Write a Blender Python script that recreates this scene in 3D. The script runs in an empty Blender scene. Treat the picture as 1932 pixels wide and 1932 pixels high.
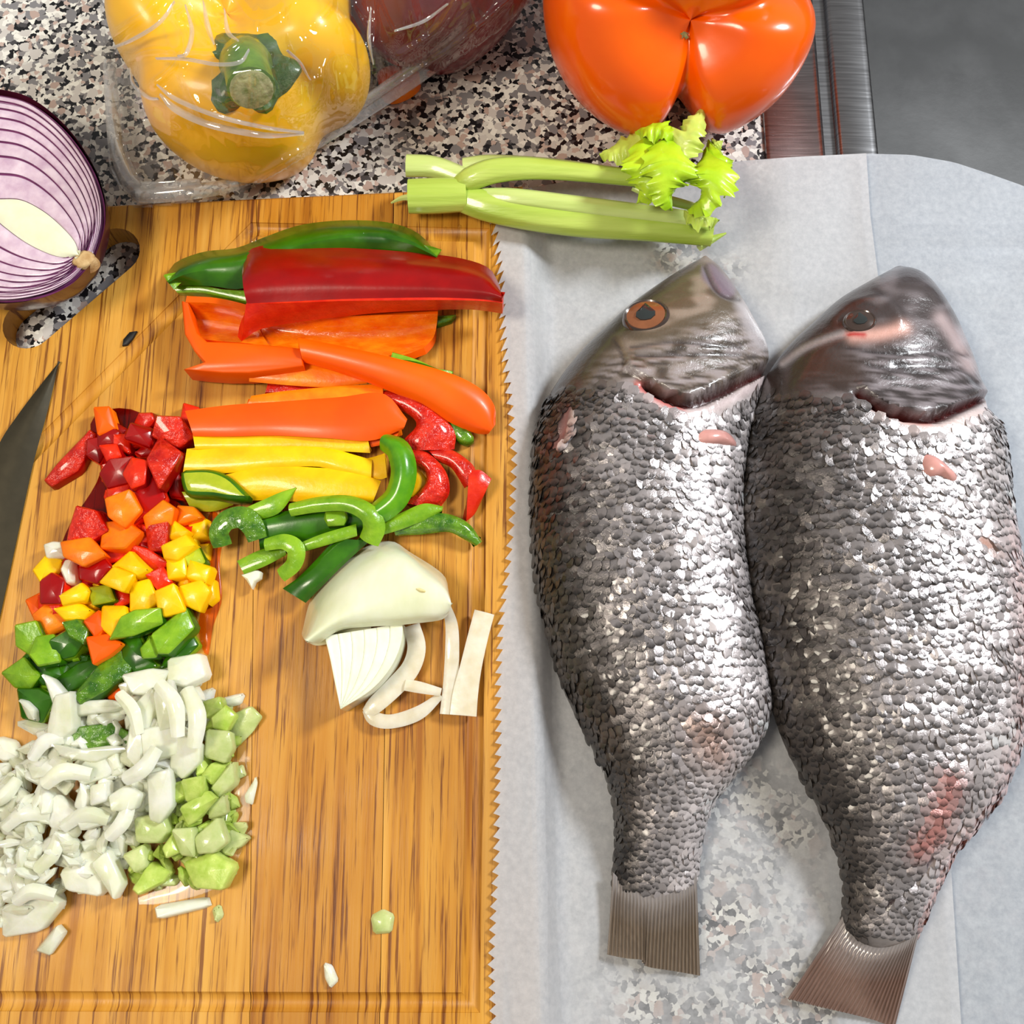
import bpy, bmesh, math, random
import numpy as np
from mathutils import Vector, Matrix, noise
from mathutils.bvhtree import BVHTree

random.seed(7)
SC = bpy.context.scene
COL = SC.collection
# ------------------------------------------------------------------ camera
TILT = math.radians(14.0)
D = 0.42
F = 1932.0
cs, sn = math.cos(TILT), math.sin(TILT)
CAM = Vector((0, -D * sn, D * cs))
cam_d = bpy.data.cameras.new('camera')
cam_d.sensor_width = 36
cam_d.lens = 36
cam_d.clip_start = 0.01
cam = bpy.data.objects.new('camera', cam_d)
COL.objects.link(cam)
cam.location = CAM
cam.rotation_euler = (TILT, 0, 0)
SC.camera = cam
# ------------------------------------------------------------------ light
w = bpy.data.worlds.new('room_light')
SC.world = w
w.use_nodes = True
w.node_tree.nodes['Background'].inputs[0].default_value = (1.0, 0.97, 0.94, 1)
w.node_tree.nodes['Background'].inputs[1].default_value = 0.32


def area(name, loc, target, size, power, color):
    l = bpy.data.lights.new(name, 'AREA')
    l.shape = 'DISK'
    l.size = size
    l.energy = power
    l.color = color
    o = bpy.data.objects.new(name, l)
    COL.objects.link(o)
    o.location = loc
    o.rotation_euler = (Vector(target) - Vector(loc)).to_track_quat('-Z', 'Y').to_euler()
    return o


area('window_side_lamp', (0.72, 0.36, 0.74), (0.05, 0, 0), 0.22, 12.5, (0.93, 0.97, 1.0))
area('ceiling_lamp', (-0.50, -0.14, 0.96), (-0.10, 0.04, 0), 0.30, 7.4, (1.0, 0.90, 0.74))
SC.view_settings.view_transform = 'Standard'
SC.view_settings.look = 'None'
SC.view_settings.gamma = 1
SC.view_settings.use_curve_mapping = False
SC.view_settings.exposure = -0.02


# ------------------------------------------------------------------ helpers
def P(px, py, z=0.0):
    dx, dy = (px - 966) / F, -(py - 966) / F
    y, zz = dy * cs + sn, dy * sn - cs
    t = (z - CAM.z) / zz
    return Vector((dx * t, CAM.y + y * t, z))


def PA(a):
    """array (...,3) of (px,py,z) -> world"""
    a = np.asarray(a, float)
    dx, dy = (a[..., 0] - 966) / F, -(a[..., 1] - 966) / F
    y, zz = dy * cs + sn, dy * sn - cs
    t = (a[..., 2] - CAM.z) / zz
    return np.stack([dx * t, CAM.y + y * t, a[..., 2]], -1)


def TOPX(a):
    a = np.asarray(a, float)
    rx, ry, rz = a[..., 0] - CAM.x, a[..., 1] - CAM.y, a[..., 2] - CAM.z
    cy, cz = ry * cs + rz * sn, -ry * sn + rz * cs
    return np.stack([966 + F * rx / -cz, 966 - F * cy / -cz], -1)


U = D / F          # metres per pixel near the middle of the board
B = 0.012          # top of the cutting board


def lin(c):
    r = []
    for v in c:
        v /= 255.0
        r.append(v / 12.92 if v <= 0.04045 else ((v + 0.055) / 1.055) ** 2.4)
    return r


def cr(pts, n, closed=False):
    """Catmull-Rom resample of points of any dimension, even in chord length"""
    p = np.asarray(pts, float)
    if closed:
        p = np.vstack([p[-1:], p, p[:2]])
    else:
        p = np.vstack([2 * p[0] - p[1], p, 2 * p[-1] - p[-2]])
    out = []
    for i in range(1, len(p) - 2):
        for k in range(12):
            t = k / 12
            a, b, c, d = p[i - 1], p[i], p[i + 1], p[i + 2]
            out.append(0.5 * (2 * b + (c - a) * t + (2 * a - 5 * b + 4 * c - d) * t * t + (3 * b - a - 3 * c + d) * t ** 3))
    out.append(p[-2])
    o = np.array(out)
    s = np.r_[0, np.cumsum(np.linalg.norm(np.diff(o[:, :2], axis=0), axis=1))]
    q = np.linspace(0, s[-1], n + 1 if closed else n)
    r = np.stack([np.interp(q, s, o[:, k]) for k in range(o.shape[1])], -1)
    return r[:-1] if closed else r


ORG = {}


def mk(name, verts, faces, mats, idx=None, parent=None, smooth=True, sharp=38, loc=None):
    v = np.asarray(verts, float)
    if parent is not None:
        org = ORG[parent.name]
    elif loc is not None:
        org = np.array(loc, float)
    else:
        org = np.array([(v[:, 0].min() + v[:, 0].max()) / 2, (v[:, 1].min() + v[:, 1].max()) / 2, v[:, 2].min()])
    me = bpy.data.meshes.new(name)
    me.from_pydata((v - org).tolist(), [], faces)
    if not isinstance(mats, (list, tuple)):
        mats = [mats]
    for m in mats:
        me.materials.append(m)
    if idx is not None:
        me.polygons.foreach_set('material_index', idx)
    bm = bmesh.new()
    bm.from_mesh(me)
    bmesh.ops.recalc_face_normals(bm, faces=bm.faces)
    bm.to_mesh(me)
    bm.free()
    if smooth:
        me.polygons.foreach_set('use_smooth', [True] * len(me.polygons))
        me.set_sharp_from_angle(angle=math.radians(sharp))
    me.update()
    o = bpy.data.objects.new(name, me)
    COL.objects.link(o)
    if parent is not None:
        o.parent = parent
    else:
        o.location = org
    ORG[o.name] = org
    return o


def thing(name, label, cat, loc, group=None):
    o = bpy.data.objects.new(name, None)
    COL.objects.link(o)
    o.empty_display_size = 0.01
    o.location = loc
    ORG[o.name] = np.array(loc, float)
    return tag(o, label, cat, group)


def tag(o, label, cat, group=None):
    o['label'] = label
    o['category'] = cat
    if group:
        o['group'] = group
    return o


def struct(o):
    o['kind'] = 'structure'
    return o


def shell(name, G, mats, t=None, ground=None, parent=None, bands=None, sharp=38):
    """G: R x N x 3 world grid. closed solid: top, underside (offset by t, or dropped to ground), rim.
    mats = [top, side/under, extra bands...]; bands: list of mat index per row band"""
    G = np.asarray(G, float)
    R, N = G.shape[:2]
    if ground is not None:
        H = G.copy()
        H[..., 2] = ground
        H[..., :2] = G[..., :2]
    else:
        du = np.gradient(G, axis=0)
        dv = np.gradient(G, axis=1)
        nn = np.cross(du, dv)
        nn /= np.linalg.norm(nn, axis=-1, keepdims=True) + 1e-12
        if nn[..., 2].mean() < 0:
            nn = -nn
        H = G - nn * t
        H[..., 2] = np.maximum(H[..., 2], 0.0006)
    V = np.vstack([G.reshape(-1, 3), H.reshape(-1, 3)])
    f, ix = [], []
    o = R * N
    for r in range(R - 1):
        for i in range(N - 1):
            a, b, c, d = r * N + i, r * N + i + 1, (r + 1) * N + i + 1, (r + 1) * N + i
            f.append((a, b, c, d))
            ix.append(bands[r] if bands else 0)
            f.append((o + d, o + c, o + b, o + a))
            ix.append(1)
    ring = [i for i in range(N)] + [r * N + N - 1 for r in range(1, R)] + [(R - 1) * N + i for i in range(N - 2, -1, -1)] + [r * N for r in range(R - 2, 0, -1)]
    for k in range(len(ring)):
        a, b = ring[k], ring[(k + 1) % len(ring)]
        f.append((b, a, o + a, o + b))
        ix.append(1)
    return mk(name, V, f, mats, ix, parent, sharp=sharp)


def rows(rws, n=28, sub=4):
    """rows of (px,py,z) control points -> smooth world grid"""
    g = np.array([cr(r, n) for r in rws])
    if len(g) > 1 and sub > 1:
        m = (len(g) - 1) * sub + 1
        g2 = np.empty((m, n, 3))
        p = np.concatenate([2 * g[:1] - g[1:2], g, 2 * g[-1:] - g[-2:-1]])
        k = 0
        for i in range(1, len(p) - 2):
            for j in range(sub):
                t = j / sub
                a, b, c, d = p[i - 1], p[i], p[i + 1], p[i + 2]
                g2[k] = 0.5 * (2 * b + (c - a) * t + (2 * a - 5 * b + 4 * c - d) * t * t + (3 * b - a - 3 * c + d) * t ** 3)
                k += 1
        g2[k] = g[-1]
        g = g2
    return PA(g)


def strip(name, top, bot, mats, arch=0.004, t=0.004, n=26, m=7, parent=None, flat=False):
    """a pepper strip: its two long edges as (px,py,z above board); arched between them"""
    a, b = cr(top, n), cr(bot, n)
    wide = 0.07
    a, b = a + (a - b) * np.array([wide, wide, 0]), b + (b - a) * np.array([wide, wide, 0])
    G = []
    for k in range(m):
        v = k / (m - 1)
        q = a * (1 - v) + b * v
        q[:, 2] += arch * (1 - abs(2 * v - 1) ** 3.5) + B
        G.append(q)
    return shell(name, PA(np.array(G)), mats, t=t, parent=parent)


def ribbon(name, path, t, mats, roll=0.0, arch=0.0, n=30, m=7, parent=None, base=B, taper=0.0):
    """path: (px,py,z above base,width px); width vector rolled about the tangent"""
    c = cr(path, n)
    pc = PA(np.c_[c[:, :2], c[:, 2] + base])
    tg = np.gradient(pc, axis=0)
    tg /= np.linalg.norm(tg, axis=1, keepdims=True)
    up0 = np.array([0, 0, 1.0])
    side = np.cross(tg, up0)
    side /= np.linalg.norm(side, axis=1, keepdims=True)
    up = np.cross(side, tg)
    rl = np.interp(np.linspace(0, 1, n), np.linspace(0, 1, len(roll)), roll) if hasattr(roll, '__len__') else np.full(n, roll)
    cr_, sr_ = np.cos(rl)[:, None], np.sin(rl)[:, None]
    s2 = side * cr_ + up * sr_
    u2 = -side * sr_ + up * cr_
    G = []
    for k in range(m):
        s = 2 * k / (m - 1) - 1
        ww = (c[:, 3:4] * U / 2)
        G.append(pc + s2 * s * ww + u2 * arch * (1 - s * s))
    return shell(name, np.array(G), mats, t=t, parent=parent)


def tube(name, pts, rad, m, parent=None, n=16, seg=10, squash=1.0, cap=True, raw=False):
    """pts world, rad list -> capped tube"""
    c = cr(np.c_[np.asarray(pts, float), np.asarray(rad, float)[:, None]], n)
    pc, r = c[:, :3], c[:, 3]
    tg = np.gradient(pc, axis=0)
    tg /= np.linalg.norm(tg, axis=1, keepdims=True) + 1e-12
    ref = np.array([0, 0, 1.0]) if abs(tg[:, 2]).mean() < 0.8 else np.array([1.0, 0, 0])
    sd = np.cross(tg, ref)
    sd /= np.linalg.norm(sd, axis=1, keepdims=True) + 1e-12
    up = np.cross(sd, tg)
    V, f = [], []
    for i in range(n):
        for k in range(seg):
            a = 2 * math.pi * k / seg
            V.append(pc[i] + r[i] * (math.cos(a) * sd[i] + squash * math.sin(a) * up[i]))
    for i in range(n - 1):
        for k in range(seg):
            f.append((i * seg + k, i * seg + (k + 1) % seg, (i + 1) * seg + (k + 1) % seg, (i + 1) * seg + k))
    f.append(tuple(range(seg)))
    f.append(tuple((n - 1) * seg + k for k in range(seg)))
    if raw:
        return V, f
    return mk(name, V, f, m, parent=parent)


def slab(name, poly, ztop, h, mats, r=0.0008, smooth_n=0, bulge=0.0, tilt=(0, 0), parent=None, flare=0.0, base=B, cut=0.0):
    """piece cut from something: polygon in photo pixels at its top height, rounded rim, real thickness.
    mats = [top, sides]"""
    p = np.asarray(poly, float)
    if smooth_n:
        p = cr(p, smooth_n, closed=True)
    if cut:                      # nip the corners
        nx = np.roll(p, -1, 0)
        p = np.stack([p * (1 - cut) + nx * cut, p * cut + nx * (1 - cut)], 1).reshape(-1, 2)
    n = len(p)
    c2 = p.mean(0)
    z = base + ztop + tilt[0] * (p[:, 0] - c2[0]) * U - tilt[1] * (p[:, 1] - c2[1]) * U
    top = PA(np.c_[p, z])
    # inward normals in plane
    e = np.roll(top, -1, 0) - np.roll(top, 1, 0)
    area2 = np.sum(top[:, 0] * np.roll(top[:, 1], -1) - np.roll(top[:, 0], -1) * top[:, 1])
    nr = np.stack([-e[:, 1], e[:, 0], np.zeros(n)], -1)
    nr /= np.linalg.norm(nr, axis=1, keepdims=True) + 1e-12
    if area2 < 0:
        nr = -nr
    bot = top.copy()
    bot[:, 2] = np.maximum(top[:, 2] - h, base + 0.0002)
    bot -= nr * flare
    mid = top.copy()
    mid[:, 2] -= r
    ins = top + nr * r
    cen = ins.mean(0) + np.array([0, 0, bulge])
    V = np.vstack([bot, mid, ins, cen[None]])
    f, ix = [tuple(range(n))[::-1]], [1]
    for k in range(n):
        j = (k + 1) % n
        f.append((k, j, n + j, n + k)); ix.append(1)
        f.append((n + k, n + j, 2 * n + j, 2 * n + k)); ix.append(0 if len(mats) < 3 else 2)
        if bulge or n < 9:
            f.append((2 * n + k, 2 * n + j, 3 * n)); ix.append(0)
    if not (bulge or n < 9):
        V = V[:-1]
        f.append(tuple(range(2 * n, 3 * n))); ix.append(0)
    return mk(name, V, f, mats, ix, parent, sharp=50)


# ------------------------------------------------------------------ materials
def nd(nt, typ, **kw):
    n = nt.nodes.new(typ)
    for k, v in kw.items():
        if k in n.inputs:
            n.inputs[k].default_value = v
        else:
            setattr(n, k, v)
    return n


def ramp(nt, fac, stops, interp='LINEAR'):
    n = nt.nodes.new('ShaderNodeValToRGB')
    n.color_ramp.interpolation = interp
    el = n.color_ramp.elements
    while len(el) < len(stops):
        el.new(0.5)
    for e, (p, c) in zip(el, stops):
        e.position = p
        e.color = (*c, 1) if len(c) == 3 else c
    nt.links.new(fac, n.inputs[0])
    return n.outputs[0]


def coords(nt, scale=(1, 1, 1), kind='Object', rand=False):
    tc = nt.nodes.new('ShaderNodeTexCoord')
    mp = nt.nodes.new('ShaderNodeMapping')
    mp.inputs['Scale'].default_value = scale
    nt.links.new(tc.outputs[kind], mp.inputs[0])
    if rand:
        oi = nt.nodes.new('ShaderNodeObjectInfo')
        m = nd(nt, 'ShaderNodeMath', operation='MULTIPLY')
        m.inputs[1].default_value = 7.0
        nt.links.new(oi.outputs['Random'], m.inputs[0])
        cb = nt.nodes.new('ShaderNodeCombineXYZ')
        for i in range(3):
            nt.links.new(m.outputs[0], cb.inputs[i])
        nt.links.new(cb.outputs[0], mp.inputs['Location'])
    return mp.outputs[0]


def noise_tex(nt, vec, scale, detail=3, rough=0.55, dist=0.0):
    n = nd(nt, 'ShaderNodeTexNoise', Scale=scale, Detail=detail, Roughness=rough, Distortion=dist)
    nt.links.new(vec, n.inputs['Vector'])
    return n.outputs['Fac']


def bump(nt, h, bsdf, strength=0.3, dist=0.001):
    b = nd(nt, 'ShaderNodeBump', Strength=strength, Distance=dist)
    nt.links.new(h, b.inputs['Height'])
    nt.links.new(b.outputs[0], bsdf.inputs['Normal'])


def newmat(name):
    m = bpy.data.materials.new(name)
    m.use_nodes = True
    nt = m.node_tree
    return m, nt, nt.nodes['Principled BSDF']


def veg(name, c1, c2, rough=0.3, scale=120, bscale=300, bstr=0.15, sss=0.0, coat=0.3, vary=0.12, stretch=(1, 1, 1), alpha=1.0, bdist=0.0006):
    """wet vegetable tissue: two-tone noise, small relief, slight per-object value change"""
    m, nt, b = newmat(name)
    v = coords(nt, stretch, rand=True)
    n = noise_tex(nt, v, scale, 4)
    c = ramp(nt, n, [(0.32, lin(c1)), (0.68, lin(c2))])
    if vary:
        oi = nt.nodes.new('ShaderNodeObjectInfo')
        mr = nd(nt, 'ShaderNodeMapRange')
        mr.inputs['To Min'].default_value = 1 - vary
        mr.inputs['To Max'].default_value = 1 + vary
        nt.links.new(oi.outputs['Random'], mr.inputs['Value'])
        hs = nt.nodes.new('ShaderNodeHueSaturation')
        nt.links.new(c, hs.inputs['Color'])
        nt.links.new(mr.outputs[0], hs.inputs['Value'])
        c = hs.outputs[0]
    nt.links.new(c, b.inputs['Base Color'])
    b.inputs['Roughness'].default_value = rough
    b.inputs['Coat Weight'].default_value = coat
    b.inputs['Coat Roughness'].default_value = 0.08
    b.inputs['Specular IOR Level'].default_value = 0.35
    if sss:
        b.inputs['Subsurface Weight'].default_value = sss
        b.inputs['Subsurface Radius'].default_value = (1, 0.8, 0.5)
        b.inputs['Subsurface Scale'].default_value = 0.003
    b.inputs['Alpha'].default_value = alpha
    if bstr:
        bump(nt, noise_tex(nt, v, bscale, 3), b, bstr, bdist)
    return m


M = {}
M['red_skin'] = veg('red_pepper_skin', (134, 0, 2), (164, 3, 3), 0.3, 60, 250, 0.12, coat=0.25)
M['red_flesh'] = veg('red_pepper_flesh', (206, 22, 4), (232, 52, 14), 0.35, 150, 420, 0.5, coat=0.2)
M['red_inner'] = veg('red_pepper_inner', (176, 8, 4), (222, 50, 24), 0.25, 260, 420, 0.9, coat=0.5, bdist=0.0012)
M['orange_skin'] = veg('orange_pepper_skin', (238, 82, 0), (246, 98, 0), 0.36, 30, 300, 0.04, coat=0.06)
M['orange_whole'] = veg('orange_whole_skin', (242, 88, 0), (246, 100, 0), 0.24, 30, 300, 0.03, coat=0.3, vary=0)
M['orange_flesh'] = veg('orange_pepper_flesh', (244, 108, 2), (252, 138, 10), 0.35, 120, 380, 0.3, coat=0.2)
M['orange_inner'] = veg('orange_pepper_inner', (234, 92, 0), (250, 136, 16), 0.25, 200, 300, 0.7, coat=0.7, stretch=(0.6, 1.2, 1), bdist=0.001)
M['yellow_skin'] = veg('yellow_pepper_skin', (252, 186, 0), (254, 202, 0), 0.3, 30, 300, 0.04, coat=0.1, vary=0)
M['yellow_flesh'] = veg('yellow_pepper_flesh', (248, 182, 0), (253, 208, 8), 0.35, 90, 340, 0.3, coat=0.2, vary=0.06)
M['green_skin'] = veg('green_pepper_skin', (30, 78, 4), (58, 116, 8), 0.28, 70, 250, 0.12, coat=0.3)
M['green_flesh'] = veg('green_pepper_flesh', (96, 146, 14), (140, 182, 34), 0.3, 130, 420, 0.5, coat=0.5)
M['green_inner'] = veg('green_pepper_inner', (44, 96, 10), (104, 150, 24), 0.22, 220, 420, 0.9, coat=0.9, bdist=0.001)
M['green_mid'] = veg('green_pepper_bright_skin', (58, 126, 6), (96, 158, 14), 0.28, 110, 300, 0.2, coat=0.4)
M['lime_flesh'] = veg('lime_pepper_flesh', (150, 170, 20), (180, 190, 40), 0.3, 130, 420, 0.4, coat=0.5)
M['onion'] = veg('white_onion', (222, 226, 184), (240, 242, 216), 0.25, 70, 200, 0.15, sss=0.35, coat=0.5, vary=0.06, stretch=(1, 0.4, 1))
M['onion_face'] = veg('white_onion_cut_face', (234, 238, 204), (244, 246, 222), 0.3, 120, 260, 0.2, sss=0.3, coat=0.3, vary=0.04)
M['onion_bit'] = veg('chopped_onion', (236, 240, 204), (255, 255, 244), 0.2, 90, 260, 0.3, sss=0.3, coat=0.9, vary=0.10, alpha=0.72)
M['onion_slice'] = veg('onion_slice', (228, 218, 188), (246, 240, 222), 0.25, 150, 260, 0.3, sss=0.3, coat=0.7, vary=0.06, alpha=0.72)
M['celery_bit'] = veg('chopped_celery', (166, 196, 70), (208, 224, 122), 0.28, 200, 420, 0.4, sss=0.2, coat=0.6, vary=0.14, alpha=0.84)
M['celery_pale'] = veg('chopped_celery_pale', (196, 214, 130), (222, 230, 164), 0.28, 200, 420, 0.4, sss=0.2, coat=0.6, vary=0.1, alpha=0.76)
M['celery'] = veg('celery_stalk', (164, 190, 70), (196, 214, 106), 0.28, 40, 300, 0.35, sss=0.12, coat=0.5, vary=0.05, stretch=(0.25, 3, 3))
M['celery_light'] = veg('celery_pale_stalk', (186, 206, 110), (206, 220, 140), 0.3, 40, 300, 0.3, sss=0.12, coat=0.4, vary=0.04, stretch=(0.25, 3, 3))
M['leaf'] = veg('celery_leaf', (150, 194, 16), (186, 216, 44), 0.35, 60, 260, 0.4, sss=0.0, coat=0.3, vary=0.1)
M['leaf_pale'] = veg('celery_pale_leaf', (180, 204, 70), (206, 220, 110), 0.35, 60, 260, 0.4, coat=0.2, vary=0.08)
M['stem'] = veg('pepper_stem', (70, 112, 20), (110, 146, 40), 0.4, 150, 300, 0.4, coat=0.2, vary=0)
M['calyx'] = veg('pepper_calyx', (34, 70, 12), (66, 104, 24), 0.45, 160, 300, 0.6, coat=0.2, vary=0)
M['stem_cut'] = veg('stem_cut_end', (118, 128, 70), (190, 186, 140), 0.6, 300, 500, 0.7, coat=0, vary=0)
M['red_bag'] = veg('dark_red_pepper_skin', (92, 14, 22), (120, 26, 34), 0.25, 40, 300, 0.1, coat=0.4, vary=0)
M['onion_layer'] = veg('red_onion_layer', (192, 162, 184), (222, 202, 214), 0.3, 160, 300, 0.3, sss=0.15, coat=0.3, vary=0.05)
M['onion_membrane'] = veg('red_onion_membrane', (96, 40, 84), (120, 58, 104), 0.35, 150, 300, 0.1, coat=0.2, vary=0)
M['onion_core'] = veg('red_onion_core', (222, 226, 190), (236, 236, 212), 0.3, 80, 260, 0.25, sss=0.2, coat=0.3, vary=0)
M['onion_skin'] = veg('red_onion_skin', (58, 12, 30), (88, 26, 48), 0.3, 40, 200, 0.2, coat=0.5, vary=0, stretch=(1, 1, 0.3))
M['stem_scar'] = veg('onion_scar', (214, 196, 130), (226, 216, 160), 0.4, 300, 400, 0.3, vary=0)
M['root'] = veg('onion_root_plate', (176, 140, 90), (210, 180, 130), 0.6, 300, 500, 0.8, coat=0, vary=0)


def m_granite():
    m, nt, b = newmat('speckled_granite')
    v = coords(nt, (1, 1, 1))
    nv = nd(nt, 'ShaderNodeTexNoise', Scale=420, Detail=2)
    nt.links.new(v, nv.inputs['Vector'])
    mx = nd(nt, 'ShaderNodeVectorMath', operation='MULTIPLY_ADD')
    nt.links.new(nv.outputs['Color'], mx.inputs[0])
    mx.inputs[1].default_value = (0.0026,) * 3
    nt.links.new(v, mx.inputs[2])
    cols = []
    vo = nd(nt, 'ShaderNodeTexVoronoi', Scale=500, Randomness=1.0)
    nt.links.new(mx.outputs[0], vo.inputs['Vector'])
    sp = nt.nodes.new('ShaderNodeSeparateColor')
    nt.links.new(vo.outputs['Color'], sp.inputs[0])
    c1 = ramp(nt, sp.outputs[0], [(0.0, lin((22, 22, 25))), (0.24, lin((72, 70, 72))), (0.33, lin((134, 130, 130))), (0.46, lin((190, 168, 158))), (0.53, lin((208, 205, 198))), (0.76, lin((230, 228, 220)))], 'CONSTANT')
    vo2 = nd(nt, 'ShaderNodeTexVoronoi', Scale=290, Randomness=1.0)
    nt.links.new(mx.outputs[0], vo2.inputs['Vector'])
    sp2 = nt.nodes.new('ShaderNodeSeparateColor')
    nt.links.new(vo2.outputs['Color'], sp2.inputs[0])
    c2 = ramp(nt, sp2.outputs[1], [(0.0, lin((128, 126, 128))), (0.45, lin((198, 193, 188))), (0.78, lin((178, 156, 146)))], 'CONSTANT')
    gate = ramp(nt, sp2.outputs[0], [(0.0, (0, 0, 0)), (0.76, (1, 1, 1))], 'CONSTANT')
    mix = nd(nt, 'ShaderNodeMix', data_type='RGBA')
    nt.links.new(gate, mix.inputs[0])
    nt.links.new(c1, mix.inputs[6])
    nt.links.new(c2, mix.inputs[7])
    nt.links.new(mix.outputs[2], b.inputs['Base Color'])
    b.inputs['Roughness'].default_value = 0.28
    bump(nt, noise_tex(nt, v, 300, 3), b, 0.05, 0.0004)
    return m


def m_wood():
    m, nt, b = newmat('oiled_wood')
    v = coords(nt, (1, 1, 1), rand=True)

    def st(sx, sy, detail=4, dist=0.0, rough=0.6):
        mp = nt.nodes.new('ShaderNodeMapping')
        mp.inputs['Scale'].default_value = (sx, sy, 30)
        nt.links.new(v, mp.inputs[0])
        return noise_tex(nt, mp.outputs[0], 1.0, detail, rough, dist)
    broad = st(16, 5, 3, 0.6)
    mid = st(150, 5, 4, 0.5)
    fine = st(620, 16, 4, 0.2, 0.7)
    c0 = ramp(nt, broad, [(0.33, lin((140, 80, 16))), (0.5, lin((200, 140, 46))), (0.68, lin((222, 170, 80)))])
    c1 = ramp(nt, mid, [(0.34, lin((146, 86, 22))), (0.47, lin((206, 148, 54))), (0.7, lin((228, 180, 92)))])
    mx = nd(nt, 'ShaderNodeMix', data_type='RGBA')
    mx.inputs[0].default_value = 0.52
    nt.links.new(c0, mx.inputs[6])
    nt.links.new(c1, mx.inputs[7])
    dk = ramp(nt, fine, [(0.37, lin((132, 88, 46))), (0.47, (1, 1, 1))])
    m2 = nd(nt, 'ShaderNodeMix', data_type='RGBA', blend_type='MULTIPLY')
    m2.inputs[0].default_value = 0.85
    nt.links.new(mx.outputs[2], m2.inputs[6])
    nt.links.new(dk, m2.inputs[7])
    oi = nt.nodes.new('ShaderNodeObjectInfo')
    m3 = nd(nt, 'ShaderNodeMix', data_type='RGBA', blend_type='MULTIPLY')
    m3.inputs[0].default_value = 1.0
    nt.links.new(m2.outputs[2], m3.inputs[6])
    nt.links.new(oi.outputs['Color'], m3.inputs[7])
    nt.links.new(m3.outputs[2], b.inputs['Base Color'])
    rg = ramp(nt, noise_tex(nt, v, 26, 4), [(0.35, (0.36,) * 3), (0.65, (0.56,) * 3)])
    nt.links.new(rg, b.inputs['Roughness'])
    b.inputs['Specular IOR Level'].default_value = 0.35
    bump(nt, fine, b, 0.3, 0.0006)
    return m


def m_steel():
    m, nt, b = newmat('brushed_steel')
    v = coords(nt, (40, 900, 40))
    n = noise_tex(nt, v, 1.0, 3)
    b.inputs['Metallic'].default_value = 1
    nt.links.new(ramp(nt, n, [(0.3, (0.20, 0.20, 0.205)), (0.7, (0.36, 0.36, 0.37))]), b.inputs['Base Color'])
    b.inputs['Roughness'].default_value = 0.3
    bump(nt, n, b, 0.12, 0.0004)
    return m


def m_basin():
    m, nt, b = newmat('satin_basin_steel')
    v = coords(nt, (1, 1, 1))
    n = noise_tex(nt, v, 30, 4)
    b.inputs['Metallic'].default_value = 1
    nt.links.new(ramp(nt, n, [(0.35, (0.12, 0.12, 0.12)), (0.7, (0.16, 0.16, 0.16))]), b.inputs['Base Color'])
    b.inputs['Roughness'].default_value = 0.42
    bump(nt, noise_tex(nt, v, 260, 3), b, 0.08, 0.0004)
    return m


# damp places of the toothed sheet: centre and radius in photo pixels
DAMP = [(1400, 1560, 210), (1400, 1760, 240), (1440, 1900, 240), (1250, 1900, 170), (1280, 490, 90), (1370, 515, 60)]


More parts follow.
